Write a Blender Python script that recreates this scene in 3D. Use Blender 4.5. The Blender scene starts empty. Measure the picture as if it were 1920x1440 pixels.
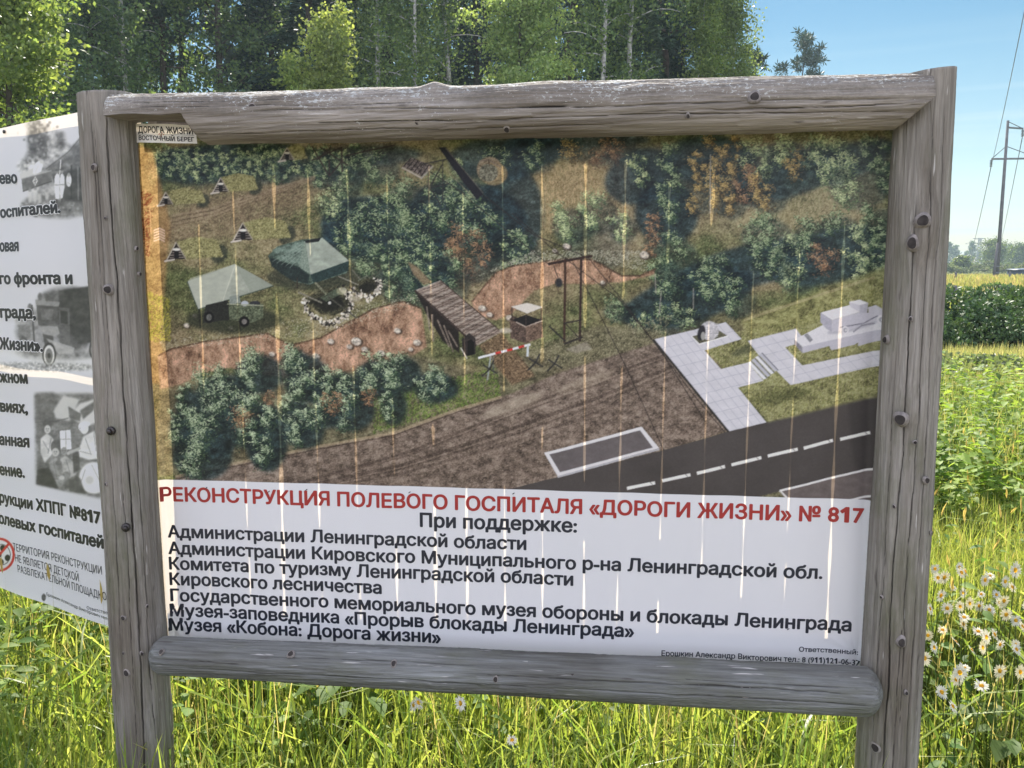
import bpy, math, random
import numpy as np
from mathutils import Vector, Matrix
from mathutils.geometry import delaunay_2d_cdt, interpolate_bezier
R = math.radians
random.seed(5)
rng = np.random.default_rng(11)
scene = bpy.context.scene
COL = scene.collection

# ------------------------------------------------------------------ camera, sky, sun, exposure
PITCH, HEAD, FPX = R(7.764), R(6.6), 1687.0          # photograph is 1920 px wide
CAM = Vector((0.3035, -2.279, 1.6))
cam = bpy.data.objects.new('camera', bpy.data.cameras.new('camera'))
COL.objects.link(cam)
cam.location = CAM
cam.rotation_euler = (math.pi / 2 - PITCH, 0, HEAD)
cam.data.sensor_width = 36.0
cam.data.lens = 36.0 * FPX / 1920.0
cam.data.clip_start = 0.05
cam.data.clip_end = 3000
scene.camera = cam

SUN_EL, SUN_AZ = R(45), R(-6)                         # azimuth from +y, positive to the right (+x)
SKY_STRENGTH, SUN_STRENGTH, EXPOSURE, FILL_CLOUD, HAZE = 0.05, 5.0, 1.2, 28.5, .0008
world = bpy.data.worlds.new('World')
scene.world = world
world.use_nodes = True
wn, wl = world.node_tree.nodes, world.node_tree.links
wn.clear()
sky = wn.new('ShaderNodeTexSky')
sky.sky_type = 'NISHITA'
sky.sun_disc = False
sky.sun_elevation = SUN_EL
sky.sun_rotation = SUN_AZ
sky.air_density = 1.0
sky.dust_density = 0.25
sky.ozone_density = 1.0
bg = wn.new('ShaderNodeBackground')
bg.inputs['Strength'].default_value = SKY_STRENGTH
wo = wn.new('ShaderNodeOutputWorld')
wl.new(bg.outputs[0], wo.inputs[0])
# thin streaks of cirrus low over the horizon, part of the sky
tc = wn.new('ShaderNodeTexCoord')
sep = wn.new('ShaderNodeSeparateXYZ')
wl.new(tc.outputs['Generated'], sep.inputs[0])
mp = wn.new('ShaderNodeMapping')
mp.inputs['Scale'].default_value = (2.0, 2.0, 70.0)
wl.new(tc.outputs['Generated'], mp.inputs[0])
ns = wn.new('ShaderNodeTexNoise')
ns.inputs['Scale'].default_value = 1.0
ns.inputs['Detail'].default_value = 3.0
wl.new(mp.outputs[0], ns.inputs['Vector'])
rp = wn.new('ShaderNodeValToRGB')
rp.color_ramp.elements[0].position = 0.50
rp.color_ramp.elements[1].position = 0.72
wl.new(ns.outputs['Fac'], rp.inputs[0])
band = ramp_ = wn.new('ShaderNodeValToRGB')
for i_, (p_, v_) in enumerate([(0.0, 1), (.05, .9), (.12, .6), (.24, 0)]):
    if i_ > 1: ramp_.color_ramp.elements.new(p_)
    ramp_.color_ramp.elements[i_].position = p_; ramp_.color_ramp.elements[i_].color = (v_, v_, v_, 1)
wl.new(sep.outputs['Z'], band.inputs[0])
mul1 = wn.new('ShaderNodeMath'); mul1.operation = 'MULTIPLY_ADD'; mul1.inputs[1].default_value = .65; mul1.inputs[2].default_value = .35
wl.new(rp.outputs[0], mul1.inputs[0])
mul2 = wn.new('ShaderNodeMath'); mul2.operation = 'MULTIPLY'
wl.new(mul1.outputs[0], mul2.inputs[0]); wl.new(band.outputs[0], mul2.inputs[1])
mx = wn.new('ShaderNodeMix'); mx.data_type = 'RGBA'
mx.inputs[7].default_value = (5.8, 7.4, 8.2, 1)
hsv = wn.new('ShaderNodeHueSaturation'); hsv.inputs['Saturation'].default_value = 1.42; hsv.inputs['Value'].default_value = .80; hsv.inputs['Hue'].default_value = .487
wl.new(sky.outputs[0], hsv.inputs['Color'])
wl.new(mul2.outputs[0], mx.inputs[0]); wl.new(hsv.outputs[0], mx.inputs[6])
# bright clouds added to the unseen sky behind the viewer, filling the shaded front
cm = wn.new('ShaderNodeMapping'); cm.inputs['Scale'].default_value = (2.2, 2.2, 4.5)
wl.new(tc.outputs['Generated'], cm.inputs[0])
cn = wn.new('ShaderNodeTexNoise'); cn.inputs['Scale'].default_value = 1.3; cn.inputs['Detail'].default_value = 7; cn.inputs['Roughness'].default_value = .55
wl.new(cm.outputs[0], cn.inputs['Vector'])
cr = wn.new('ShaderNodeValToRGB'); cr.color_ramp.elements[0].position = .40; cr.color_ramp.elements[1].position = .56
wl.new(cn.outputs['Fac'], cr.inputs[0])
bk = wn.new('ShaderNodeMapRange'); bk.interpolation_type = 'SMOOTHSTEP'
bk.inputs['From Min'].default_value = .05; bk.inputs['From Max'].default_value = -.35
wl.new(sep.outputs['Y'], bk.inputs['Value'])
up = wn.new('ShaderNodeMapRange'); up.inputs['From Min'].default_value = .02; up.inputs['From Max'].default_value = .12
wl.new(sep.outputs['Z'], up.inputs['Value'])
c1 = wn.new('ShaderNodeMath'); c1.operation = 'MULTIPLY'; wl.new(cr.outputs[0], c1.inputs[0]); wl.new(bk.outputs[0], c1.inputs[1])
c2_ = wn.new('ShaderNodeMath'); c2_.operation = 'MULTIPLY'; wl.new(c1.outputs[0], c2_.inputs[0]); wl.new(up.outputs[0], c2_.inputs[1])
cx = wn.new('ShaderNodeMix'); cx.data_type = 'RGBA'; cx.inputs[7].default_value = (FILL_CLOUD * .95, FILL_CLOUD * .955, FILL_CLOUD * 1.15, 1)
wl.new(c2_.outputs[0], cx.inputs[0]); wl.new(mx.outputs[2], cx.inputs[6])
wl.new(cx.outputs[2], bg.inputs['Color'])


sun_dir = Vector((math.sin(SUN_AZ) * math.cos(SUN_EL), math.cos(SUN_AZ) * math.cos(SUN_EL), math.sin(SUN_EL)))
sl = bpy.data.lights.new('sun', 'SUN')
sl.energy = SUN_STRENGTH
sl.angle = R(0.5)
sl.color = (1.0, 0.93, 0.82)
so = bpy.data.objects.new('sun', sl)
COL.objects.link(so)
so.location = sun_dir * 60
so.rotation_euler = sun_dir.to_track_quat('Z', 'Y').to_euler()

scene.view_settings.view_transform = 'Standard'
scene.view_settings.look = 'None'
scene.view_settings.exposure = EXPOSURE
scene.view_settings.gamma = 1
scene.render.engine = 'CYCLES'
scene.cycles.max_bounces = 10
scene.cycles.transmission_bounces = 6
scene.cycles.diffuse_bounces = 5
scene.cycles.use_denoising = True
scene.cycles.volume_bounces = 0
scene.cycles.volume_max_steps = 8
scene.cycles.volume_step_rate = 20

# ------------------------------------------------------------------ survey helpers: photograph pixel <-> place
sh, ch_, sp, cp = math.sin(HEAD), math.cos(HEAD), math.sin(PITCH), math.cos(PITCH)
V_RIGHT = Vector((ch_, sh, 0)); V_FWD = Vector((-sh * cp, ch_ * cp, -sp)); V_UP = V_RIGHT.cross(V_FWD)


def ray(px, py):
    return V_FWD + V_RIGHT * ((px - 960) / FPX) - V_UP * ((py - 720) / FPX)


def on_plane(px, py, p0, n):
    d = ray(px, py)
    t = (Vector(p0) - CAM).dot(n) / d.dot(n)
    return CAM + d * t


def PY(px, py, Y):
    return on_plane(px, py, (0, Y, 0), Vector((0, 1, 0)))


def at(px, D, py=None):
    """the place at the distance D seen in the column px: on the ground, or at the row py"""
    row = py if py is not None else 720 + FPX * math.tan(math.atan(CAM.z / D) - PITCH)
    d = ray(px, row)
    p = CAM + d * (D / (-sh * d.x + ch_ * d.y))
    if py is None: p.z = 0
    return p


def proj(X, Y, Z):
    dx, dy, dz = X - CAM.x, Y - CAM.y, Z - CAM.z
    a = dx * V_RIGHT.x + dy * V_RIGHT.y
    b = dx * V_UP.x + dy * V_UP.y + dz * V_UP.z
    c = dx * V_FWD.x + dy * V_FWD.y + dz * V_FWD.z
    return 960 + FPX * a / c, 720 - FPX * b / c


# ------------------------------------------------------------------ object helpers
def tag(o, label=None, cat=None, group=None, kind=None):
    if label: o['label'] = label
    if cat: o['category'] = cat
    if group: o['group'] = group
    if kind: o['kind'] = kind
    return o


def empty(name, loc=(0, 0, 0), rz=0):
    o = bpy.data.objects.new(name, None)
    o.empty_display_size = 0.1
    COL.objects.link(o)
    o.location = loc
    o.rotation_euler = (0, 0, rz)
    return o


def mesh(name, V, faces, mat, parent=None, attrs=None, smooth=True, local=False):
    """faces: list of integer arrays (n,3) or (n,4). Vertices are world positions unless local."""
    V = np.asarray(V, dtype=np.float32)
    if parent is not None and not local:
        V = V - np.array(parent.location, dtype=np.float32)
    fs = [np.asarray(f, dtype=np.int32) for f in faces if len(f)]
    me = bpy.data.meshes.new(name)
    me.vertices.add(len(V))
    me.vertices.foreach_set('co', V.ravel())
    loops = np.concatenate([f.ravel() for f in fs])
    tot = np.concatenate([np.full(len(f), f.shape[1], np.int32) for f in fs])
    start = np.concatenate([[0], np.cumsum(tot)[:-1]]).astype(np.int32)
    me.loops.add(len(loops)); me.loops.foreach_set('vertex_index', loops)
    me.polygons.add(len(tot))
    me.polygons.foreach_set('loop_start', start)
    me.polygons.foreach_set('loop_total', tot)
    if smooth: me.polygons.foreach_set('use_smooth', np.ones(len(tot), bool))
    for k, a in (attrs or {}).items():
        a = np.asarray(a, dtype=np.float32)
        if a.ndim == 1:
            me.attributes.new(k, 'FLOAT', 'POINT').data.foreach_set('value', a)
        else:
            if a.shape[1] == 3: a = np.hstack([a, np.ones((len(a), 1), np.float32)])
            me.attributes.new(k, 'FLOAT_COLOR', 'POINT').data.foreach_set('color', a.ravel())
    me.update(calc_edges=True)
    me.validate()
    me.materials.append(mat)
    o = bpy.data.objects.new(name, me)
    COL.objects.link(o)
    if parent is not None: o.parent = parent
    return o


def copy_tree(o, parent=None):
    c = o.copy(); COL.objects.link(c)
    if parent is not None: c.parent = parent
    for chd in list(o.children): copy_tree(chd, c)
    return c


class MB:
    """collects boxes and tubes into one mesh"""
    def __init__(s): s.V, s.F4, s.F3, s.n = [], [], [], 0

    def add(s, V, F4=(), F3=()):
        V = np.asarray(V, float)
        if len(F4): s.F4.append(np.asarray(F4, int) + s.n)
        if len(F3): s.F3.append(np.asarray(F3, int) + s.n)
        s.V.append(V); s.n += len(V)

    def box(s, c, d, rz=0, bev=0.0):
        c = np.array(c, float); d = np.array(d, float) / 2
        v = np.array([[x, y, z] for z in (-1, 1) for y in (-1, 1) for x in (-1, 1)], float) * d
        if rz:
            m = np.array([[math.cos(rz), -math.sin(rz), 0], [math.sin(rz), math.cos(rz), 0], [0, 0, 1]])
            v = v @ m.T
        s.add(v + c, [[0, 2, 3, 1], [4, 5, 7, 6], [0, 1, 5, 4], [2, 6, 7, 3], [0, 4, 6, 2], [1, 3, 7, 5]])

    def tube(s, pts, rad, seg=8, cap=True):
        pts = [Vector(p) for p in pts]
        if not hasattr(rad, '__len__'): rad = [rad] * len(pts)
        V, prev = [], None
        for i, p in enumerate(pts):
            d = (pts[min(i + 1, len(pts) - 1)] - pts[max(i - 1, 0)])
            d = d.normalized() if d.length > 1e-9 else Vector((0, 0, 1))
            a = prev if prev is not None else (Vector((1, 0, 0)) if abs(d.x) < .9 else Vector((0, 1, 0)))
            a = (a - d * a.dot(d)).normalized(); b = d.cross(a); prev = a
            for k in range(seg):
                t = 2 * math.pi * k / seg
                V.append(p + (a * math.cos(t) + b * math.sin(t)) * rad[i])
        F = []
        for i in range(len(pts) - 1):
            for k in range(seg):
                k2 = (k + 1) % seg
                F.append([i * seg + k, i * seg + k2, (i + 1) * seg + k2, (i + 1) * seg + k])
        F3 = []
        if cap:
            V += [pts[0], pts[-1]]; n = len(pts) * seg
            for k in range(seg):
                F3.append([n, (k + 1) % seg, k])
                F3.append([n + 1, (len(pts) - 1) * seg + k, (len(pts) - 1) * seg + (k + 1) % seg])
        s.add([tuple(v) for v in V], F, F3)

    def build(s, name, mat, parent=None, smooth=False, local=False, attrs=None):
        fs = []
        if s.F4: fs.append(np.vstack(s.F4))
        if s.F3: fs.append(np.vstack(s.F3))
        return mesh(name, np.vstack(s.V), fs, mat, parent, attrs, smooth, local)


# ------------------------------------------------------------------ materials
def new_mat(name):
    m = bpy.data.materials.new(name); m.use_nodes = True
    n, l = m.node_tree.nodes, m.node_tree.links
    n.clear()
    return m, n, l, n.new('ShaderNodeOutputMaterial')


def ramp(n, stops):
    r = n.new('ShaderNodeValToRGB')
    e = r.color_ramp.elements
    while len(e) < len(stops): e.new(0.5)
    for i, (p, c) in enumerate(stops):
        e[i].position = p
        e[i].color = c if len(c) == 4 else (*c, 1)
    return r


def noise_node(n, l, vec, scale, detail=4, rough=.6, dist=0.0):
    t = n.new('ShaderNodeTexNoise')
    t.inputs['Scale'].default_value = scale
    t.inputs['Detail'].default_value = detail
    t.inputs['Roughness'].default_value = rough
    t.inputs['Distortion'].default_value = dist
    if vec is not None: l.new(vec, t.inputs['Vector'])
    return t


def mapping(n, l, scale, coord='Object'):
    t = n.new('ShaderNodeTexCoord'); m = n.new('ShaderNodeMapping')
    m.inputs['Scale'].default_value = scale
    l.new(t.outputs[coord], m.inputs[0])
    return m.outputs[0]


def mixc(n, l, fac, a, b, mode='MIX'):
    m = n.new('ShaderNodeMix'); m.data_type = 'RGBA'; m.blend_type = mode
    for s, v in ((m.inputs[0], fac), (m.inputs[6], a), (m.inputs[7], b)):
        if hasattr(v, 'is_output'): l.new(v, s)
        else: s.default_value = v if not isinstance(v, tuple) or len(v) == 4 else (*v, 1)
    return m.outputs[2]


def math_node(n, l, op, a, b=None):
    m = n.new('ShaderNodeMath'); m.operation = op
    for s, v in ((m.inputs[0], a), (m.inputs[1], b)):
        if v is None: continue
        if hasattr(v, 'is_output'): l.new(v, s)
        else: s.default_value = v
    return m.outputs[0]


def wood_mat(name, lichen=0.0, tone=(1, 1, 1), moss=0.0):
    m, n, l, out = new_mat(name)
    b = n.new('ShaderNodeBsdfPrincipled')
    v1 = mapping(n, l, (66, 66, 3.4)); v2 = mapping(n, l, (6, 6, 1.3)); v3 = mapping(n, l, (170, 170, 5))
    g = noise_node(n, l, v1, 1, 6, .65, .3); big = noise_node(n, l, v2, 1, 4); fine = noise_node(n, l, v3, 1, 3, .7)
    T = lambda c: (c[0] * tone[0], c[1] * tone[1], c[2] * tone[2])
    r1 = ramp(n, [(.26, T((.155, .138, .122))), (.5, T((.245, .228, .210))), (.74, T((.33, .313, .298)))])
    l.new(g.outputs[0], r1.inputs[0])
    r2 = ramp(n, [(.32, (.55, .51, .46)), (.5, (.9, .89, .87)), (.68, (1.22, 1.2, 1.18))])
    l.new(big.outputs[0], r2.inputs[0])
    c = mixc(n, l, 1.0, r1.outputs[0], r2.outputs[0], 'MULTIPLY')
    r3 = ramp(n, [(.3, (.72, .72, .72)), (.6, (1.08, 1.08, 1.08))])
    l.new(fine.outputs[0], r3.inputs[0])
    c = mixc(n, l, 1.0, c, r3.outputs[0], 'MULTIPLY')
    # short dark weather marks
    v4 = mapping(n, l, (60, 60, 9)); sp_ = noise_node(n, l, v4, 1, 2, .5)
    r4 = ramp(n, [(.68, (0, 0, 0)), (.76, (1, 1, 1))]); l.new(sp_.outputs[0], r4.inputs[0])
    c = mixc(n, l, math_node(n, l, 'MULTIPLY', r4.outputs[0], .7), c, (.055, .045, .04))
    # pale bleached flecks
    v5 = mapping(n, l, (75, 75, 7)); fl = noise_node(n, l, v5, 1.3, 2, .5)
    r5 = ramp(n, [(.70, (0, 0, 0)), (.75, (1, 1, 1))]); l.new(fl.outputs[0], r5.inputs[0])
    c = mixc(n, l, math_node(n, l, 'MULTIPLY', r5.outputs[0], .6), c, (.55, .53, .5))
    if moss:
        mo = noise_node(n, l, mapping(n, l, (9, 9, 4)), 1, 5, .65)
        r7 = ramp(n, [(.5, (0, 0, 0)), (.7, (1, 1, 1))]); l.new(mo.outputs[0], r7.inputs[0])
        c = mixc(n, l, math_node(n, l, 'MULTIPLY', r7.outputs[0], moss), c, (.10, .105, .055))
    at_ = n.new('ShaderNodeAttribute'); at_.attribute_name = 'crack'
    c = mixc(n, l, at_.outputs['Fac'], c, (.018, .015, .013))
    if lichen:
        la = n.new('ShaderNodeAttribute'); la.attribute_name = 'lichen'
        ln = noise_node(n, l, mapping(n, l, (150, 150, 100)), 1, 4, .75, .6)
        lb = noise_node(n, l, mapping(n, l, (14, 14, 9)), 1, 3, .6)
        s = math_node(n, l, 'ADD', math_node(n, l, 'MULTIPLY', lb.outputs[0], .42), math_node(n, l, 'MULTIPLY', ln.outputs[0], .80))
        s = math_node(n, l, 'ADD', s, math_node(n, l, 'MULTIPLY', la.outputs['Fac'], .13))
        r6 = ramp(n, [(.768, (0, 0, 0)), (.80, (1, 1, 1))]); l.new(s, r6.inputs[0])
        c = mixc(n, l, math_node(n, l, 'MULTIPLY', r6.outputs[0], lichen), c, (.44, .46, .44))
        r8 = ramp(n, [(.60, (1, 1, 1)), (.66, (0, 0, 0))]); l.new(s, r8.inputs[0])
        lk = math_node(n, l, 'MULTIPLY', r8.outputs[0], la.outputs['Fac'])
        c = mixc(n, l, math_node(n, l, 'MULTIPLY', lk, .5), c, (.07, .07, .06))
    l.new(c, b.inputs['Base Color'])
    b.inputs['Roughness'].default_value = .85
    b.inputs['Specular IOR Level'].default_value = .25
    bp = n.new('ShaderNodeBump'); bp.inputs['Strength'].default_value = .8; bp.inputs['Distance'].default_value = .005
    hs = math_node(n, l, 'ADD', g.outputs[0], math_node(n, l, 'MULTIPLY', fine.outputs[0], .7))
    l.new(hs, bp.inputs['Height']); l.new(bp.outputs[0], b.inputs['Normal'])
    l.new(b.outputs[0], out.inputs[0])
    return m


def plain_mat(name, col, rough=.6, spec=.3, var=.25, scale=8, metal=0):
    m, n, l, out = new_mat(name)
    b = n.new('ShaderNodeBsdfPrincipled')
    t = noise_node(n, l, mapping(n, l, (scale,) * 3), 1, 4)
    lo = tuple(x * (1 - var) for x in col); hi = tuple(min(1, x * (1 + var)) for x in col)
    r = ramp(n, [(.3, lo), (.7, hi)]); l.new(t.outputs[0], r.inputs[0])
    l.new(r.outputs[0], b.inputs['Base Color'])
    b.inputs['Roughness'].default_value = rough
    b.inputs['Specular IOR Level'].default_value = spec
    b.inputs['Metallic'].default_value = metal
    l.new(b.outputs[0], out.inputs[0])
    return m


def print_mat(name, trans=.3, gloss=.025, base=None, warm=(1.0, .85, .64)):
    """printed vinyl: the print on the front, light glows through it from behind"""
    m, n, l, out = new_mat(name)
    if base is None:
        a = n.new('ShaderNodeAttribute'); a.attribute_name = 'print'
        c = a.outputs['Color']
    else:
        rgb = n.new('ShaderNodeRGB'); rgb.outputs[0].default_value = (*base, 1); c = rgb.outputs[0]
    d = n.new('ShaderNodeBsdfDiffuse'); l.new(c, d.inputs[0])
    g = n.new('ShaderNodeGamma'); g.inputs[1].default_value = .68; l.new(c, g.inputs[0])
    w = mixc(n, l, 1.0, g.outputs[0], (*warm, 1), 'MULTIPLY')
    t = n.new('ShaderNodeBsdfTranslucent'); l.new(w, t.inputs[0])
    s = n.new('ShaderNodeMixShader'); s.inputs[0].default_value = trans
    l.new(d.outputs[0], s.inputs[1]); l.new(t.outputs[0], s.inputs[2])
    gl = n.new('ShaderNodeBsdfGlossy'); gl.inputs['Roughness'].default_value = .38
    fr = n.new('ShaderNodeFresnel'); fr.inputs[0].default_value = 1.42
    f2 = math_node(n, l, 'MULTIPLY', fr.outputs[0], gloss / .03)
    s2 = n.new('ShaderNodeMixShader'); l.new(f2, s2.inputs[0])
    l.new(s.outputs[0], s2.inputs[1]); l.new(gl.outputs[0], s2.inputs[2])
    l.new(s2.outputs[0], out.inputs[0])
    return m


def leaf_mat(name, trans=.55, spec=.45, rough=.4, tmul=(1.5, 1.45, .8)):
    m, n, l, out = new_mat(name)
    a = n.new('ShaderNodeAttribute'); a.attribute_name = 'tint'
    oi = n.new('ShaderNodeObjectInfo')
    r = ramp(n, [(0, (.82, .86, .9)), (.5, (1, 1, 1)), (1, (1.18, 1.12, .9))]); l.new(oi.outputs['Random'], r.inputs[0])
    c = mixc(n, l, 1.0, a.outputs['Color'], r.outputs[0], 'MULTIPLY')
    b = n.new('ShaderNodeBsdfPrincipled'); l.new(c, b.inputs['Base Color'])
    b.inputs['Roughness'].default_value = rough; b.inputs['Specular IOR Level'].default_value = spec
    t = n.new('ShaderNodeBsdfTranslucent')
    l.new(mixc(n, l, 1.0, c, (*tmul, 1), 'MULTIPLY'), t.inputs[0])
    s = n.new('ShaderNodeMixShader'); s.inputs[0].default_value = trans
    l.new(b.outputs[0], s.inputs[1]); l.new(t.outputs[0], s.inputs[2])
    l.new(s.outputs[0], out.inputs[0])
    return m


M = {}
M['wood'] = wood_mat('weathered_wood')
M['rail'] = wood_mat('lichen_wood', lichen=.9, tone=(1.04, 1.02, .98))
M['low_rail'] = wood_mat('mossy_wood', tone=(.68, .76, .80), moss=.45)
M['post'] = wood_mat('post_wood', tone=(.96, .965, .925), moss=.6)
M['plank'] = wood_mat('plank_wood', tone=(.75, .7, .65))
M['knot'] = plain_mat('knot_wood', (.035, .03, .028), .8, .2, .5, 60)
M['knot_ring'] = plain_mat('knot_ring_wood', (.20, .18, .165), .85, .2, .4, 90)
M['print'] = print_mat('banner_print')
M['ink_dark'] = print_mat('dark_ink', .35, .035, (.022, .026, .038))
M['ink_red'] = print_mat('red_ink', .35, .035, (.42, .035, .03))
M['ink_black'] = print_mat('black_ink', .2, .035, (.02, .02, .022))
M['white_halo'] = print_mat('white_print', .2, .035, (.82, .82, .82))
M['paper'] = print_mat('sticker_paper', .12, .03, (.84, .82, .78))
M['leaf'] = leaf_mat('leaves')
M['grass'] = leaf_mat('grass_blades', .58, .4, .38)
M['broad_leaf'] = leaf_mat('broad_leaves', .5, .2, .55, (1.3, 1.35, .6))
M['needle'] = leaf_mat('needles', .15, .25, .55, (1.0, 1.05, .6))
M['bark'] = plain_mat('dark_bark', (.07, .055, .045), .9, .1, .45, 12)
M['birch_bark'] = plain_mat('birch_bark', (.42, .40, .37), .8, .2, .6, 9)
M['pine_bark'] = plain_mat('pine_bark', (.085, .06, .045), .9, .1, .4, 7)
M['hedge_leaf'] = leaf_mat('hedge_leaves', .25, .25, .5)
M['petal'] = leaf_mat('petals', .3, .3, .5, (1, 1, .9))
M['steel'] = plain_mat('weathered_steel', (.12, .125, .13), .5, .4, .3, 3, .3)
M['pole'] = plain_mat('grey_pole', (.11, .105, .11), .8, .2, .3, 3)
M['glass_white'] = plain_mat('porcelain', (.6, .6, .62), .25, .5, .1, 5)
M['bolt'] = plain_mat('rusty_bolt', (.045, .04, .038), .45, .5, .4, 90, .6)
M['shed_wall'] = plain_mat('dark_blue_boards', (.035, .05, .085), .7, .2, .25, 2)
M['shed_roof'] = plain_mat('dark_roof_sheet', (.07, .09, .13), .5, .3, .2, 2)
M['wire'] = plain_mat('wire_metal', (.12, .12, .13), .4, .4, .1, 2)

# ------------------------------------------------------------------ the log frame
def vnoise(a, seed):
    """smooth 1-d noise of an array"""
    rg = np.random.default_rng(seed); t = rg.uniform(-1, 1, 4096)
    i = np.floor(a).astype(int); f = a - i; f = f * f * (3 - 2 * f)
    return t[i % 4096] * (1 - f) + t[(i + 1) % 4096] * f


def log(name, L, rad, mat, parent, loc, axis, seed, cracks=(), warts=(), ncirc=220, dz=.006, end0='flat', end1='flat',
        clip=None, bow=.004, lichen_dir=None):
    """a barked round log: local z along its length. cracks: (theta, z0, z1, width, depth); warts: (theta, z, size, height)"""
    nz = max(8, int(L / dz))
    z = np.linspace(0, L, nz + 1); th = np.linspace(0, 2 * np.pi, ncirc, endpoint=False)
    Z, T = np.meshgrid(z, th, indexing='ij')
    r0, r1 = rad
    rr = r0 + (r1 - r0) * Z / L
    rr = rr * (1 + .018 * vnoise(Z * 5 + 10, seed) + .02 * np.cos(2 * T + 3 * vnoise(Z * 1.5, seed + 1)) +
               .010 * np.cos(5 * T + 4 * vnoise(Z * 2.5, seed + 2)))
    rr += .0012 * vnoise(T * 9 + 40 * np.round(vnoise(Z * .7, seed + 8), 1), seed + 3) * 1.0
    rr += .0008 * vnoise(Z * 60 + T * 40, seed + 4)
    crack = np.zeros_like(rr)
    for k, (ct, z0, z1, w, dp) in enumerate(cracks):
        path = ct + .07 * vnoise(Z * 3.1 + k * 17, seed + 5) + .022 * vnoise(Z * 17 + k * 5, seed + 6) + .008 * vnoise(Z * 90, seed + 7)
        dth = np.abs((T - path + np.pi) % (2 * np.pi) - np.pi) * r0
        taper = np.clip((Z - z0) / .12, 0, 1) * np.clip((z1 - Z) / .12, 0, 1)
        ww = w * .78 * (.35 + .65 * taper) * (1 + .45 * vnoise(Z * 14 + k * 9, seed + 9))
        on = (taper > 0)
        prof = np.exp(-(dth / np.maximum(ww, 1e-5)) ** 2) * on
        rr -= .7 * dp * prof * taper
        crack = np.maximum(crack, np.clip(prof * 1.4 - .12, 0, .97) * np.clip(taper * 2, 0, 1) * np.clip(.75 + .5 * vnoise(Z * 11 + k * 31, seed + 12), .15, 1))
    for (wt, wz, ws, wh) in warts:
        dth = np.abs((T - wt + np.pi) % (2 * np.pi) - np.pi) * r0
        rr += wh * np.exp(-((dth ** 2 + ((Z - wz) * .75) ** 2) / ws ** 2))
    if end0 == 'round': rr *= np.sqrt(np.clip(1 - (1 - np.clip(Z / .045, 0, 1)) ** 2.4, .12, 1))
    if end1 == 'round': rr *= np.sqrt(np.clip(1 - (1 - np.clip((L - Z) / .045, 0, 1)) ** 2.4, .12, 1))
    X = rr * np.cos(T) + bow * np.sin(Z / L * 3.1 + seed); Y = rr * np.sin(T) + bow * np.cos(Z / L * 2.7 + seed * 2)
    V = np.stack([X, Y, Z], -1).reshape(-1, 3)
    i = np.arange(nz)[:, None] * ncirc; k = np.arange(ncirc)[None, :]; k2 = (k + 1) % ncirc
    F = np.stack([i + k, i + k2, i + ncirc + k2, i + ncirc + k], -1).reshape(-1, 4)
    c0, c1 = len(V), len(V) + 1
    V = np.vstack([V, [[V[:ncirc, 0].mean(), V[:ncirc, 1].mean(), 0], [V[-ncirc:, 0].mean(), V[-ncirc:, 1].mean(), L]]])
    if clip is not None: V = clip(V, L)
    kk = np.arange(ncirc); kk2 = (kk + 1) % ncirc
    caps = np.vstack([np.stack([np.full(ncirc, c0), kk2, kk], -1), np.stack([np.full(ncirc, c1), nz * ncirc + kk, nz * ncirc + kk2], -1)])
    cr = np.concatenate([crack.ravel(), [0.25, .25]])
    attrs = {'crack': cr}
    if lichen_dir is not None:
        lv = np.concatenate([np.clip((np.sin(T) * .9 + .25), 0, 1).ravel(), [.4, .4]])
        attrs['lichen'] = lv
    o = mesh(name, V, [F, caps], mat, parent, attrs, True, local=True)
    if axis == 'x': o.rotation_euler = Matrix(((0, 0, 1), (1, 0, 0), (0, 1, 0))).to_euler()
    o.location = loc
    return o


frame = empty('notice_board_frame')
tag(frame, 'weathered grey log frame carrying the wide aerial picture banner', 'frame')
FRONT = -math.pi / 2
rg = random.Random(3)


def knot(parent, p, nrm, r, flat=.35, stub=.006, core=True, name='knot'):
    """a branch stub: a swollen ring of paler wood with a dark sunken heart"""
    n = Vector(nrm).normalized(); a = n.orthogonal().normalized(); b = n.cross(a)
    if abs(n.z) < .9:
        a = Vector((0, 0, 1)); a = (a - n * a.dot(n)).normalized(); b = n.cross(a)
    stub *= (.75 if stub > .0065 else .4) if r > .0045 else .2
    prof = [(1.6, -.004), (1.32, stub * .2), (1.12, stub * .7), (1.0, stub * .95), (.9, stub * .95), (.0, stub * 1.0)]
    S = 20; V = []; sd = rg.random() * 9
    for (q, h) in prof:
        for k in range(S):
            t = 2 * math.pi * k / S
            w = 1 + .10 * math.sin(2 * t + sd) + .06 * math.sin(3 * t + sd * 2)
            V.append(Vector(p) + (a * math.cos(t) * 1.15 + b * math.sin(t)) * (r * q * w) + n * h)
    F = [[i * S + k, i * S + (k + 1) % S, (i + 1) * S + (k + 1) % S, (i + 1) * S + k] for i in range(len(prof) - 1) for k in range(S)]
    F = [f[::-1] for f in F]
    o = mesh(name, [tuple(v) for v in V], [F], M['knot_ring'], parent)
    if core:
        o.data.materials.append(M['knot'])
        idx = np.zeros(len(o.data.polygons), np.int32); idx[3 * S:] = 1
        o.data.polygons.foreach_set('material_index', idx)
    return o


def bolt(parent, p, nrm, r):
    n = Vector(nrm).normalized(); m_ = MB()
    p = Vector(p)
    m_.tube([p - n * .004, p + n * .003, p + n * .005], [r * 1.7, r * 1.7, r * 1.5], 20)
    m_.tube([p + n * .004, p + n * .012, p + n * .014], [r, r, r * .8], 6)
    return m_.build('bolt', M['bolt'], parent)



def belongs(o, host):
    """make a knot or bolt a piece of its log, staying where it is"""
    o.parent = host
    o.matrix_parent_inverse = (Matrix.Translation(host.location) @ host.rotation_euler.to_matrix().to_4x4()).inverted()
    return o


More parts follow.
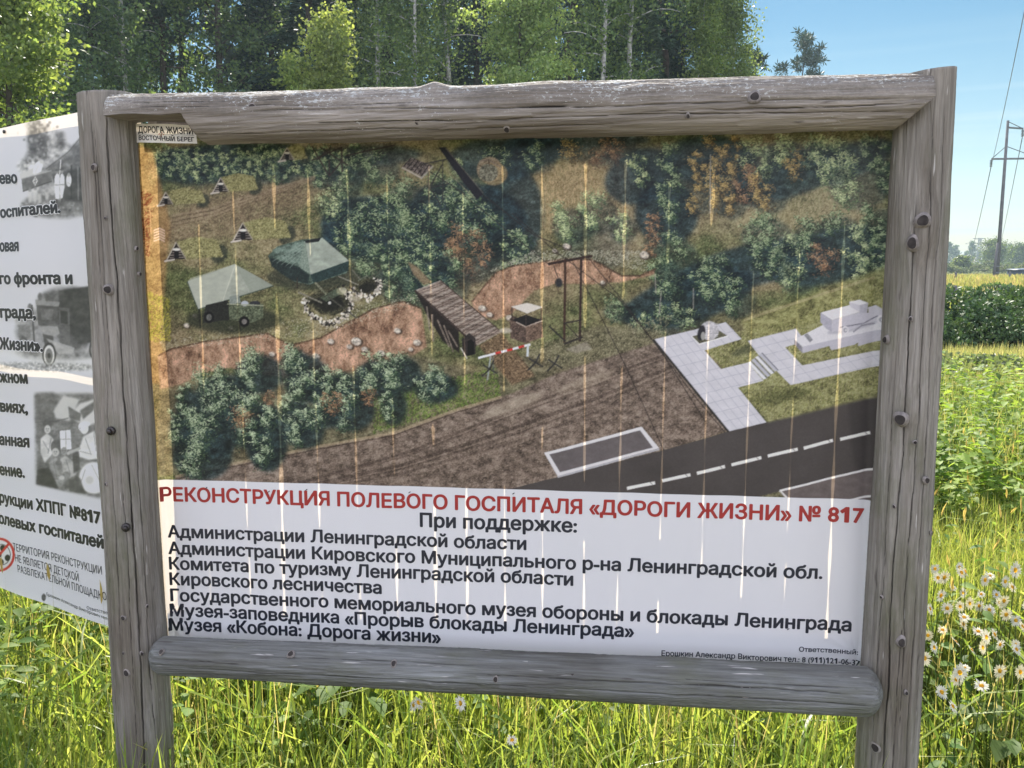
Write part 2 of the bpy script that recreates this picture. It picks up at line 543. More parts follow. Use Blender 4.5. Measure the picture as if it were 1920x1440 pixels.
POST_Z0 = -.45
def post(x, r, ztop, seed, cracks, warts, slant, lean=0):
    def clip(V, L):
        # the sawn top, a little aslant
        top = L + slant * V[:, 0] - .02 * np.abs(V[:, 1])
        far = V[:, 2] > L - .14
        V[far, 2] = (L - .14) + (V[far, 2] - (L - .14)) * (top[far] - (L - .14)) / .14
        V[:, 0] += lean * V[:, 2] / L
        return V
    cr = [(c[0], c[1] - POST_Z0, c[2] - POST_Z0, c[3], c[4]) for c in cracks]
    wt = [(w[0], w[1] - POST_Z0, w[2], w[3]) for w in warts]
    return log('post', ztop - POST_Z0, r, M['post'], frame, (x, 0, POST_Z0), 'z', seed, cr, wt, ncirc=280, clip=clip, bow=.003)


lp = post(-1.02, (.078, .069), 2.030, 21,
          [(FRONT + .52, -.4, 2.02, .0021, .018), (FRONT - .12, .55, 2.0, .0013, .009), (FRONT + .12, 1.2, 1.95, .0010, .006),
           (FRONT + .85, .2, 1.2, .0012, .008), (FRONT - .5, -.3, 1.3, .0009, .005), (FRONT + .28, .2, 1.05, .001, .006)],
          [(FRONT - .35, 1.545, .03, .004), (FRONT - .05, .83, .03, .005), (FRONT - .1, 1.12, .03, .004)], .04)
rp_ = post(1.02, (.080, .0640), 2.036, 37,
           [(FRONT - .42, -.4, 1.75, .0018, .016), (FRONT + .02, .4, 1.95, .0013, .010), (FRONT + .42, .0, 2.0, .0015, .011),
            (FRONT - .1, -.4, .8, .0010, .006), (FRONT + .75, .3, 1.7, .0010, .006), (FRONT - .75, .2, 1.3, .0009, .005)],
           [(FRONT + .05, 1.695, .04, .008), (FRONT - .2, 1.645, .035, .007), (FRONT - .2, 1.255, .035, .009), (FRONT - .2, .70, .04, .006)], .13, -.008)


def on_post(px, py, cx, r):
    """point and normal on a post's front where the photograph shows it"""
    d = ray(px, py); o = CAM - Vector((cx, 0, 0))
    a = d.x * d.x + d.y * d.y; b = 2 * (o.x * d.x + o.y * d.y); c = o.x * o.x + o.y * o.y - r * r
    D = b * b - 4 * a * c
    t = (-b - math.sqrt(max(D, 0))) / (2 * a)
    p = CAM + d * t
    return p, Vector((p.x - cx, p.y, 0)).normalized()


for px, py, r in [(175, 314, .0055), (202, 543, .0085), (257, 466, .004), (263, 514, .004), (231, 1159, .005), (237, 1262, .007),
                  (266, 1226, .004), (198, 908, .003), (197, 409, .0025), (231, 1225, .003), (276, 1137, .0032)]:
    p, n = on_post(px, py, -1.02, .074); belongs(knot(frame, p, n, r), lp)
for px, py in [(208, 808), (236, 989)]:
    p, n = on_post(px, py, -1.02, .0765); belongs(bolt(frame, p, n, .0068), lp)
for px, py, r, st in [(1730, 414, .0115, .012), (1711, 456, .0105, .011), (1660, 637, .007, .006), (1738, 901, .006, .004), (1690, 1204, .0085, .007),
                      (1641, 1402, .009, .004), (1707, 598, .0035, .003), (1716, 830, .0035, .003), (1676, 950, .003, .003),
                      (1652, 1120, .003, .003), (1700, 1300, .004, .003), (1748, 1000, .003, .003)]:
    p, n = on_post(px, py, 1.02, .075); belongs(knot(frame, p, n, r, stub=st), rp_)
p, n = on_post(1689, 786, 1.02, .083); belongs(knot(frame, p, n, .011, stub=.012), rp_)

# top rail: runs along x in front of the posts, its ends notched and mitred
TRX0, TRX1, TRY, TRZ = -.972, 1.009, -.035, 1.962


def clip_top(V, L):
    x = V[:, 2] + TRX0
    low = np.clip((x + .768) / .035, 0, 1)
    zmin = np.where(x < -.768, -.001 + .002 * np.sin(x * 40), np.where(x < -.733, -.001 - .07 * low, -1.0))   # notch under the left end
    zmin = np.maximum(zmin, np.where(x > .935, -.064 + (x - .935) * .95, -1.0))          # mitre at the right end
    V[:, 1] = np.maximum(V[:, 1], zmin)
    return V


tr = log('top_rail', TRX1 - TRX0, (.064, .0615), M['rail'], frame, (TRX0, TRY, TRZ), 'x', 55,
         [(math.pi - .15 + .1, .35, 1.2, .0013, .008), (math.pi + .05, 1.0, 1.98, .0014, .009), (math.pi + .45, .5, 1.98, .0013, .008),
          (math.pi - .55, .0, .5, .0010, .006), (math.pi + .75, .2, 1.3, .0012, .006), (math.pi + .22, 1.3, 1.98, .0012, .007),
          (math.pi - .3, .05, .9, .0009, .005)],
         [(math.pi - .45, .44, .03, .006), (math.pi - .6, 1.34, .035, .008), (math.pi + .6, .83, .03, .004), (2.0, .83, .02, .012), (1.7, 1.1, .06, .004)],
         ncirc=200, clip=clip_top, lichen_dir=1, bow=.005)
# bottom rail, half lapped over the posts with rounded ends
BRX0, BRX1, BRY, BRZ = -.950, .974, -.062, .531
br = log('bottom_rail', BRX1 - BRX0, (.051, .0605), M['low_rail'], frame, (BRX0, BRY, BRZ), 'x', 71,
         [(math.pi + .12, .05, 1.1, .0013, .007), (math.pi - .35, .9, 1.92, .0013, .008), (math.pi + .15, 1.1, 1.92, .0013, .009),
          (math.pi - .7, .3, .95, .0010, .006), (math.pi - .2, .0, .35, .0009, .005), (math.pi - .55, 1.4, 1.9, .001, .005)],
         [(math.pi - .3, .33, .02, .003), (math.pi + .3, .81, .02, .003), (math.pi + .1, 1.42, .03, .004)],
         ncirc=180, end0='round', end1='round', bow=.003)


def on_rail(px, py, cy, cz, r):
    d = ray(px, py); oy, oz = CAM.y - cy, CAM.z - cz
    a = d.y ** 2 + d.z ** 2; b = 2 * (oy * d.y + oz * d.z); c = oy * oy + oz * oz - r * r
    t = (-b - math.sqrt(max(b * b - 4 * a * c, 0))) / (2 * a)
    p = CAM + d * t
    return p, Vector((0, p.y - cy, p.z - cz)).normalized()


for px, py, r in [(472, 202, .008), (783, 228, .007), (950, 243, .0065), (1415, 181, .009), (553, 252, .006), (255, 200, .0065), (848, 222, .004),
                  (770, 256, .005), (920, 230, .004), (1290, 218, .004)]:
    p, n = on_rail(px, py, TRY, TRZ, .0635); belongs(knot(frame, p, n, r, stub=.004), tr)
for px, py, r in [(545, 1226, .0065), (738, 1244, .006), (929, 1274, .0055), (1025, 1252, .004), (1073, 1262, .005), (1398, 1296, .011),
                  (1315, 1289, .007), (1572, 1261, .010), (1632, 1309, .005), (302, 1222, .005), (1258, 1303, .003), (1362, 1253, .005), (1470, 1314, .003)]:
    p, n = on_rail(px, py, BRY, BRZ, .0555); belongs(knot(frame, p, n, r, stub=.003), br)

# backing boards behind the banner; the sun falls through the gaps between them
BAN_Y, PLK_Y = .055, .085
GAPS = [  # px x at the photograph's row y=700, drift in px per row, [(row from, row to, gap width in px), ...]
    (380, .031, [(395, 732, 5), (960, 1180, 2)]), (450, .045, [(328, 1230, 5)]), (521, .025, [(287, 421, 8), (523, 1165, 9)]),
    (588, .035, [(287, 477, 8), (570, 990, 6), (1085, 1180, 5)]), (661, .032, [(293, 540, 7), (660, 950, 5), (1050, 1200, 4)]),
    (733, .026, [(287, 605, 5), (712, 890, 6), (980, 1195, 7)]), (809, .017, [(284, 660, 4), (773, 831, 8), (925, 1205, 8)]),
    (870, .012, [(284, 720, 5), (884, 1200, 7)]), (943, .006, [(284, 729, 4), (887, 1200, 5)]),
    (1015, .002, [(278, 677, 8), (773, 840, 5), (930, 1208, 6)]), (1095, -.004, [(278, 610, 7), (640, 898, 5), (990, 1213, 5)]),
    (1164, -.02, [(270, 555, 8), (660, 938, 6), (1040, 1215, 5)]), (1244, -.028, [(316, 488, 6), (596, 1005, 4), (1100, 1220, 5)]),
    (1324, -.03, [(292, 418, 9), (532, 1060, 5), (1170, 1225, 4)]), (1404, -.038, [(290, 342, 5), (482, 1117, 4), (1210, 1230, 4)]),
    (1487, -.043, [(400, 1000, 5), (1025, 1180, 4)]), (1570, -.044, [(386, 1235, 6)])]


def gap_edges(g, zz):
    """left and right board edge (x) at the heights zz, a negative gap where the boards overlap"""
    pxr, dr, segs = g
    le, re = [], []
    for z_ in zz:
        # row of that height on the banner, found by projecting
        x_guess = PY(pxr, 700, PLK_Y).x
        _, row = proj(x_guess, BAN_Y, z_)
        pxx = pxr + dr * (row - 700)
        w = -5.0
        for (a, b_, wd) in segs:
            e = min((row - a) / 12, (b_ - row) / 12)
            if e > 0: w = max(w, -1 + (wd + 1) * min(1, e * 1.2) * (.8 + .3 * math.sin(row * .045 + pxr)))
        xc = PY(pxx, row, BAN_Y).x
        half = w / FPX * 2.35 / 2
        le.append(xc - half); re.append(xc + half)
    return np.array(le), np.array(re)


zz = np.linspace(.50, 1.985, 190)
edges = [gap_edges(g, zz) for g in GAPS]
left0 = PY(313, 700, BAN_Y).x + np.zeros_like(zz) + .003 * np.sin(zz * 7)
right1 = np.full_like(zz, PY(1672, 560, BAN_Y).x) + .003 * np.sin(zz * 6) + np.where(zz > 1.70, -.004, 0.004)
bounds_l = [left0] + [e[1] for e in edges]
bounds_r = [e[0] for e in edges] + [right1]
for i, (a, b_) in enumerate(zip(bounds_l, bounds_r)):
    y0 = PLK_Y + (.0 if i % 2 == 0 else .007) - .02
    y1 = y0 + (.016 if i % 2 == 0 else .018)
    n = len(zz)
    V = np.vstack([np.stack([a, np.full(n, y0), zz], -1), np.stack([b_, np.full(n, y0), zz], -1),
                   np.stack([b_, np.full(n, y1), zz], -1), np.stack([a, np.full(n, y1), zz], -1)])
    k = np.arange(n - 1)
    F = np.vstack([np.stack([q * n + k, q2 * n + k, q2 * n + k + 1, q * n + k + 1], -1) for q, q2 in ((0, 1), (1, 2), (2, 3), (3, 0))])
    F = np.vstack([F, [[0, 3 * n, 2 * n, n], [n - 1, 2 * n - 1, 3 * n - 1, 4 * n - 1]]])
    mesh('plank', V, [F], M['plank'], frame, {'crack': np.zeros(4 * n)}, smooth=False)
# two battens the boards are nailed to, behind them
for zb in (.62, 1.985):
    bt = MB(); bt.box((0, PLK_Y + .022, zb), (1.92, .03, .06)); bt.build('batten', M['plank'], frame)

# ------------------------------------------------------------------ the printed picture, drawn by code
def fbm(h, w, sx, sy, octv, seed, gain=.55):
    rg_ = np.random.default_rng(seed); out = np.zeros((h, w)); amp = 1; tot = 0
    for o in range(octv):
        gx, gy = max(2, int(w / sx) + 2), max(2, int(h / sy) + 2)
        g = rg_.random((gy + 1, gx + 1))
        x = np.arange(w) / sx; y = np.arange(h) / sy
        xi = np.minimum(x.astype(int), gx - 1); yi = np.minimum(y.astype(int), gy - 1)
        fx = x - xi; fy = y - yi; fx = fx * fx * (3 - 2 * fx); fy = fy * fy * (3 - 2 * fy)
        a = g[yi][:, xi] * (1 - fx) + g[yi][:, xi + 1] * fx
        b = g[yi + 1][:, xi] * (1 - fx) + g[yi + 1][:, xi + 1] * fx
        out += amp * (a * (1 - fy[:, None]) + b * fy[:, None]); tot += amp
        amp *= gain; sx = max(1.0, sx / 2); sy = max(1.0, sy / 2)
    return out / tot


class Canvas:
    def __init__(s, x0, y0, x1, y1, col):
        s.x0, s.y0, s.w, s.h = x0, y0, x1 - x0, y1 - y0
        s.a = np.zeros((s.h, s.w, 3)) + np.array(col) / 255.
        s.yy, s.xx = np.mgrid[0:s.h, 0:s.w]
        s.xx = s.xx + x0; s.yy = s.yy + y0

    def mask(s, pts, soft=0):
        pts = np.array(pts, float)
        bx0, by0 = np.floor(pts.min(0) - soft - 2).astype(int); bx1, by1 = np.ceil(pts.max(0) + soft + 2).astype(int)
        X0, Y0 = max(bx0 - s.x0, 0), max(by0 - s.y0, 0); X1, Y1 = min(bx1 - s.x0, s.w), min(by1 - s.y0, s.h)
        if X1 <= X0 or Y1 <= Y0: return None
        x = s.xx[Y0:Y1, X0:X1]; y = s.yy[Y0:Y1, X0:X1]
        acc = np.zeros(x.shape)
        for (ox, oy) in ((-.25, -.25), (.25, -.25), (-.25, .25), (.25, .25)):
            ins = np.zeros(x.shape, bool); px, py = x + ox, y + oy
            j = len(pts) - 1
            for i in range(len(pts)):
                (xi, yi), (xj, yj) = pts[i], pts[j]
                if yi != yj:
                    ins ^= ((yi > py) != (yj > py)) & (px < (xj - xi) * (py - yi) / (yj - yi) + xi)
                j = i
            acc += ins * .25
        if soft:
            k = int(soft)
            ker = np.hanning(2 * k + 3)[1:-1]; ker /= ker.sum()
            acc = np.apply_along_axis(lambda v: np.convolve(v, ker, 'same'), 0, acc)
            acc = np.apply_along_axis(lambda v: np.convolve(v, ker, 'same'), 1, acc)
        return (slice(Y0, Y1), slice(X0, X1)), acc

    def poly(s, pts, col, a=1.0, soft=0, tex=None, amt=.3):
        mk = s.mask(pts, soft)
        if mk is None: return
        sl_, m_ = mk
        c = np.array(col, float) / 255.
        if tex is not None: c = c * (1 + amt * (tex[sl_][..., None] * 2 - 1))
        m_ = (m_ * a)[..., None]
        s.a[sl_] = s.a[sl_] * (1 - m_) + np.clip(c, 0, 1) * m_

    def ell(s, cx, cy, rx, ry, col, a=1.0, soft=0, rot=0, tex=None, amt=.3):
        t = np.linspace(0, 2 * np.pi, 28, endpoint=False)
        x, y = rx * np.cos(t), ry * np.sin(t); c_, s_ = math.cos(rot), math.sin(rot)
        s.poly(np.stack([cx + x * c_ - y * s_, cy + x * s_ + y * c_], -1), col, a, soft, tex, amt)

    def line(s, pts, w, col, a=1.0):
        for (p, q) in zip(pts[:-1], pts[1:]):
            p, q = np.array(p, float), np.array(q, float); d = q - p; n = np.array([-d[1], d[0]]) / max(np.hypot(*d), 1e-6) * w / 2
            e = d / max(np.hypot(*d), 1e-6) * .4
            s.poly([p + n - e, q + n + e, q - n + e, p - n - e], col, a)

    def dabs(s, x, y, ang, ln, col, a=.85):
        """short strokes (arrays), later ones over earlier ones"""
        n = len(x); c = np.asarray(col, float) / 255.
        L = int(np.ceil(np.max(ln)))
        for k in range(-L, L + 1):
            on = np.abs(k) <= ln
            X = np.round(x + np.cos(ang) * k - s.x0).astype(int); Y = np.round(y + np.sin(ang) * k - s.y0).astype(int)
            ok = on & (X >= 0) & (X < s.w - 1) & (Y >= 0) & (Y < s.h - 1)
            for dx in (0, 1):
                al = a if dx == 0 else a * .6
                s.a[Y[ok], X[ok] + dx] = s.a[Y[ok], X[ok] + dx] * (1 - al) + c[ok] * al


CX0, CY0, CX1, CY1 = 246, 225, 1692, 952
P = Canvas(CX0, CY0, CX1, CY1, (112, 110, 84))
H_, W_ = P.h, P.w
prg = np.random.default_rng(4)
nA = fbm(H_, W_, 90, 60, 5, 1); nB = fbm(H_, W_, 14, 9, 4, 2, .7); nC = fbm(H_, W_, 3, 2.4, 2, 3, .8); nD = fbm(H_, W_, 220, 130, 3, 4)


def lerp(a, b, t): return a + (b - a) * t


# hillside ground: olive, straw and bare patches
base = np.zeros((H_, W_, 3))
g1, g2, g3 = np.array([88, 96, 66.]), np.array([138, 128, 100.]), np.array([104, 92, 78.])
t = np.clip((nA - .38) * 3.5, 0, 1)[..., None]; u = np.clip((nD - .5) * 4, 0, 1)[..., None]
base = lerp(lerp(g1, g2, t), g3, u * .5)
base *= (.62 + .48 * nB + .34 * (nC - .2))[..., None]
P.a = np.clip(base / 255, 0, 1)


def strokes(poly, n, c0, c1, ang=(-1.57, .35), ln=(1, 3), a=.6):
    pts = np.array(poly, float); lo, hi = pts.min(0), pts.max(0)
    x = prg.uniform(lo[0], hi[0], n * 2); y = prg.uniform(lo[1], hi[1], n * 2)
    ins = np.zeros(len(x), bool); j = len(pts) - 1
    for i in range(len(pts)):
        (xi, yi), (xj, yj) = pts[i], pts[j]
        if yi != yj: ins ^= ((yi > y) != (yj > y)) & (x < (xj - xi) * (y - yi) / (yj - yi) + xi)
        j = i
    x, y = x[ins][:n], y[ins][:n]; m_ = len(x)
    tt = prg.random((m_, 1))
    P.dabs(x, y, prg.normal(ang[0], ang[1], m_), prg.uniform(ln[0], ln[1], m_), lerp(np.array(c0, float), np.array(c1, float), tt), a)


def wood_shade(x, y, rx, ry, a=.75, col=(38, 51, 54), rot=0): P.ell(x, y, rx, ry, col, a, 9, rot, nB, .6)


def ptree(cx, y0, y1, w, n=None, dark=(38, 54, 46), mid=(80, 100, 72), light=(178, 194, 150), shade=.7, kind='leaf'):
    h = y1 - y0
    if shade: wood_shade(cx + w * .22, y0 + h * .62, w * .62, h * .5, shade)
    k = max(5, int(h / 14))
    n = n or int(w * h / 7)
    bl = []
    for i in range(k):
        t_ = (i + .5) / k
        ww = w * .5 * (math.sin(math.pi * min(1, .22 + t_ * .8)) * .9 + .12)
        for q in range(2): bl.append((cx + prg.uniform(-.75, .75) * ww, y0 + t_ * h + prg.uniform(-.06, .06) * h, w * prg.uniform(.16, .30)))
    bl.sort(key=lambda b: b[1])
    for (bx, by, br_) in bl:
        m_ = max(6, int(n / len(bl)))
        for (c0, c1, ox, oy, sc, fr) in ((dark, mid, .2, .25, 1.0, .5), (mid, light, -.2, -.22, .75, .36), (light, tuple(min(255, v_ + 18) for v_ in light), -.26, -.3, .6, .14)):
            q = int(m_ * fr)
            x = bx + (prg.normal(0, .5, q) * sc + ox) * br_; y = by + (prg.normal(0, .42, q) * sc + oy) * br_
            P.dabs(x, y, prg.normal(.5, .8, q), prg.uniform(.8, 3.0, q), lerp(np.array(c0, float), np.array(c1, float), prg.random((q, 1)) ** 1.3), .85)


AUT = dict(dark=(74, 66, 54), mid=(122, 104, 68), light=(178, 152, 98))
RED = dict(dark=(70, 60, 56), mid=(112, 88, 70), light=(160, 126, 96))
TEAL = dict(dark=(36, 50, 46), mid=(68, 90, 66), light=(156, 174, 132))
PALE = dict(dark=(66, 84, 70), mid=(112, 132, 92), light=(196, 208, 158))

# meadow light patches and forest shade
for (x, y, rx, ry, c, a) in [(1080, 350, 120, 60, (166, 142, 104), .55), (1010, 400, 60, 50, (150, 132, 98), .4), (1470, 395, 130, 40, (140, 132, 108), .5),
                             (1600, 350, 60, 60, (150, 140, 108), .5), (1440, 420, 60, 40, (160, 146, 112), .5), (440, 400, 150, 40, (122, 106, 88), .6),
                             (1180, 440, 70, 40, (150, 136, 112), .5), (620, 330, 60, 30, (120, 116, 92), .5), (860, 300, 40, 26, (150, 146, 100), .45)]:
    P.ell(x, y, rx, ry, c, a, 16, -.25, nB, .3)
strokes([(1000, 310), (1180, 300), (1180, 400), (1020, 440)], 2600, (128, 110, 84), (206, 182, 140), (-1.75, .3), (2, 4))
strokes([(1370, 380), (1640, 340), (1640, 420), (1400, 480)], 2200, (120, 112, 88), (190, 176, 138), (-1.4, .35), (2, 4))
strokes([(300, 360), (640, 300), (680, 420), (320, 470)], 2500, (96, 86, 70), (150, 136, 106), (-.4, .4), (1, 3))
strokes([(262, 330), (1670, 260), (1670, 500), (270, 640)], 9000, (72, 76, 54), (172, 164, 124), (-1.5, .5), (1, 2.6), .5)
for (x, y, rx, ry, a, r) in [(720, 430, 120, 62, .85, .1), (660, 445, 60, 26, .8, 0), (930, 300, 90, 40, .7, 0), (1000, 280, 60, 30, .7, 0), (960, 400, 60, 90, .75, 0),
                             (1200, 330, 70, 50, .75, -.4), (1250, 400, 60, 60, .8, 0), (880, 400, 110, 60, .8, .2), (1330, 300, 90, 46, .7, 0), (1290, 560, 130, 46, .8, -.3),
                             (1400, 500, 150, 40, .8, -.25), (1560, 480, 120, 50, .75, -.25), (1480, 330, 110, 40, .7, -.3), (1600, 300, 80, 30, .6, -.4),
                             (460, 300, 170, 32, .75, 0), (360, 310, 80, 34, .7, 0), (1120, 470, 60, 40, .3, 0), (800, 500, 60, 50, .8, 0), (1090, 262, 130, 16, .7, 0), (700, 290, 90, 20, .6, 0)]:
    wood_shade(x, y, rx, ry, a, (36, 52, 60), r)
# upper woods
for i in range(26): ptree(285 + i * 15 + prg.uniform(-8, 8), 268 + prg.uniform(0, 20), 320 + prg.uniform(0, 30), 34, None, **(TEAL if i % 3 else PALE), shade=.45)
for (x, y0, y1, w, pal) in [(506, 284, 335, 38, PALE), (490, 290, 330, 26, PALE), (600, 290, 350, 44, TEAL), (640, 300, 372, 50, TEAL), (700, 286, 340, 60, TEAL), (745, 330, 440, 80, TEAL), (690, 380, 520, 90, TEAL),
                            (770, 400, 560, 90, TEAL), (650, 420, 480, 60, TEAL), (830, 330, 430, 80, TEAL), (900, 360, 470, 90, TEAL), (960, 430, 520, 70, TEAL), (930, 280, 330, 60, TEAL), (1000, 270, 320, 50, TEAL),
                            (860, 300, 330, 40, PALE), (620, 360, 408, 60, PALE), (1060, 380, 450, 64, PALE), (1110, 360, 430, 60, PALE), (1160, 400, 450, 44, PALE), (1070, 268, 300, 60, AUT), (1150, 262, 300, 60, RED), (1120, 285, 310, 40, RED),
                            (1200, 290, 345, 46, PALE), (1255, 262, 420, 56, TEAL), (1310, 280, 360, 40, AUT), (1340, 262, 390, 60, AUT), (1365, 300, 400, 50, AUT), (1372, 255, 330, 34, AUT), (1420, 265, 340, 70, PALE),
                            (1400, 310, 380, 56, RED), (1460, 255, 310, 60, PALE), (1520, 260, 320, 60, TEAL), (1560, 255, 330, 70, PALE), (1590, 300, 385, 90, PALE), (1640, 255, 320, 60, TEAL), (1550, 300, 345, 50, PALE),
                            (1490, 290, 330, 50, AUT), (1430, 330, 395, 60, AUT), (1300, 370, 400, 40, AUT), (1660, 300, 360, 40, TEAL),
                            (870, 430, 520, 84, RED), (905, 450, 500, 40, RED), (840, 470, 560, 50, TEAL), (800, 460, 540, 60, TEAL), (730, 480, 560, 50, TEAL),
                            (1260, 430, 560, 66, TEAL), (1240, 480, 560, 50, TEAL), (1330, 480, 560, 80, TEAL), (1370, 520, 590, 56, TEAL), (1420, 400, 470, 80, TEAL), (1480, 440, 540, 70, PALE), (1510, 410, 470, 60, TEAL),
                            (1560, 400, 440, 60, TEAL), (1610, 420, 530, 60, PALE), (1640, 380, 470, 50, TEAL), (1650, 440, 520, 40, TEAL), (1540, 460, 510, 60, RED), (1440, 450, 520, 60, TEAL), (1225, 400, 440, 40, RED), (1220, 440, 480, 40, RED),
                            (1280, 575, 615, 60, PALE), (1240, 570, 630, 50, TEAL), (1200, 590, 630, 40, PALE), (1150, 560, 600, 50, TEAL)]:
    ptree(x, y0, y1, w, None, **pal, shade=.5)
for (x0, x1, y0, y1) in [(1228, 1230, 515, 550), (1240, 1236, 545, 590), (1300, 1300, 540, 580), (1332, 1331, 290, 400)]:
    P.line([(x0, y0), (x1, y1)], 2, (150, 146, 140), .8)

# left edge: sunlit sand, shrubs and painted-in plant shadows
P.poly([(250, 270), (285, 280), (320, 420), (300, 640), (330, 720), (250, 720)], (158, 122, 84), .75, 6, nB, .35)
strokes([(255, 540), (318, 560), (320, 640), (258, 640)], 900, (96, 104, 48), (186, 174, 84), (-1.2, .7), (1, 3), .8)
strokes([(262, 360), (285, 360), (280, 480), (262, 480)], 160, (84, 44, 36), (120, 66, 50), (-.4, .8), (2, 6), .7)  # cast shadows of plants, painted as reddish strokes into the print
strokes([(262, 730), (330, 720), (330, 890), (280, 890)], 1500, (70, 70, 50), (150, 130, 96), (-1.2, .8), (1, 3), .6)
for k in range(5): P.line([(289, 432 + k * 5), (300, 428 + k * 5), (309, 433 + k * 5)], 2.6, (222, 190, 170))
P.line([(281, 384), (284, 440)], 2, (190, 150, 110)); P.line([(284, 450), (279, 472)], 2, (180, 140, 100))

# tracks between the dugouts
for dx, a in ((0, .5), (14, .4), (28, .35)):
    P.line([(320, 405 + dx * .6), (400, 390 + dx * .5), (450, 372 + dx * .4), (520, 352 + dx * .3), (590, 330 + dx * .2)], 4, (150, 132, 112), a)
    P.line([(320, 409 + dx * .6), (400, 394 + dx * .5), (450, 376 + dx * .4), (520, 356 + dx * .3), (590, 333 + dx * .2)], 2, (84, 72, 62), a)

# turf-roofed dugouts
def dugout(x, y, s, ln, dark=.8):
    """x,y the gable apex; s gable size; ln roof length to the right"""
    P.ell(x + ln + 4, y + s * .75, s * .5, s * .62, (50, 56, 48), .8, 4, .5)
    roof = [(x, y), (x + ln * .55, y - s * .34), (x + ln, y - s * .1), (x + ln + s * .35, y + s * .9), (x + s * .62, y + s * 1.05)]
    P.poly(roof, (124, 122, 84), 1, 2, nC, .5)
    strokes(roof, int(ln * s * .35), (96, 96, 66), (178, 172, 122), (-1.2, .6), (1, 2.2), .6)
    P.poly([(x, y + 1), (x - s * .62, y + s * 1.1), (x + s * .62, y + s * 1.05)], (52, 48, 46), 1)
    for k in range(4):
        yy_ = y + s * (.5 + k * .16); P.line([(x - s * (.22 + .1 * k), yy_), (x + s * (.25 + .1 * k), yy_ - 1)], max(1.4, s * .055), (152, 146, 142), .8)
    P.poly([(x - s * .14, y + s * .5), (x + s * .17, y + s * .48), (x + s * .17, y + s * 1.0), (x - s * .14, y + s * 1.03)], (34, 32, 34), 1)
    P.ell(x + s * .02, y + s * .46, s * .26, s * .09, (214, 212, 210), 1)
    P.line([(x, y), (x - s * .62, y + s * 1.15)], 2.2, (176, 170, 160)); P.line([(x, y), (x + s * .62, y + s * 1.05)], 2.2, (146, 138, 126))
    P.line([(x - s * .75, y + s * 1.2), (x - s * .1, y + s * 1.08)], 3, (196, 190, 186))


dugout(311, 360, 22, 66); dugout(413, 333, 25, 62); dugout(538, 277, 22, 30)
dugout(455, 418, 30, 80); dugout(331, 454, 30, 76)

# cliff of bare clay
cl1 = [(296, 668), (320, 655), (380, 642), (450, 633), (500, 626), (545, 648), (600, 635), (640, 612), (700, 580), (755, 566), (790, 580),
       (800, 650), (740, 690), (640, 700), (560, 712), (480, 700), (430, 690), (380, 700), (340, 720), (300, 730)]
cl2 = [(885, 566), (905, 540), (930, 512), (960, 500), (1010, 492), (1060, 486), (1110, 488), (1150, 510), (1165, 518), (1200, 518), (1228, 505),
       (1226, 515), (1170, 528), (1110, 532), (1040, 532), (1000, 545), (960, 588), (930, 600), (890, 590)]
clr = fbm(H_, W_, 16, 26, 5, 9, .72)
for c in (cl1, cl2):
    P.poly(c, (156, 124, 104), 1, 2, clr, .75)
    top = [p for p in c if p[1] < 600 or p[0] < 700][:11]
    P.line([(x + 1, y - 1) for x, y in top], 3.4, (78, 62, 52), .8)
    strokes(c, 1700, (104, 76, 62), (212, 172, 142), (1.2, .5), (1, 4), .55)
strokes([(300, 640), (500, 610), (790, 545), (790, 565), (600, 630), (300, 655)], 1300, (120, 120, 96), (214, 208, 190), (-1.0, .9), (1, 2), .6)
strokes([(890, 520), (1000, 470), (1210, 470), (1215, 510), (1100, 485), (960, 496)], 1300, (110, 112, 92), (206, 204, 188), (-1.0, .9), (1, 2), .6)
# lower ground
P.poly([(300, 735), (420, 700), (560, 712), (640, 700), (760, 660), (900, 700), (1040, 640), (1120, 610), (1240, 620), (1250, 650), (1090, 690), (940, 745), (760, 806), (480, 862), (300, 895)],
       (98, 94, 78), .8, 8, nB, .5)
strokes([(700, 740), (930, 690), (940, 745), (700, 812)], 2200, (62, 84, 42), (126, 148, 78), (-1.3, .5), (1, 3), .75)
strokes([(960, 650), (1260, 590), (1240, 650), (1050, 690)], 1800, (88, 88, 70), (164, 156, 128), (-1.3, .6), (1, 2.5), .6)
for (x, y, r) in [(620, 640, 8), (668, 640, 12), (655, 650, 7), (684, 655, 8), (592, 668, 9), (715, 662, 9), (745, 620, 8), (782, 642, 9), (510, 664, 7), (770, 655, 6), (904, 578, 9), (918, 590, 7), (1062, 462, 9), (1040, 470, 6),
                  (1208, 478, 11), (1130, 530, 6), (955, 596, 8), (1130, 530, 5), (350, 610, 7), (432, 615, 6), (366, 592, 6)]:
    P.ell(x + 2, y + 2, r, r * .75, (66, 58, 52), .8, 2); P.ell(x, y, r * .8, r * .6, (196, 188, 178), .9, 1, .3, nC, .4)

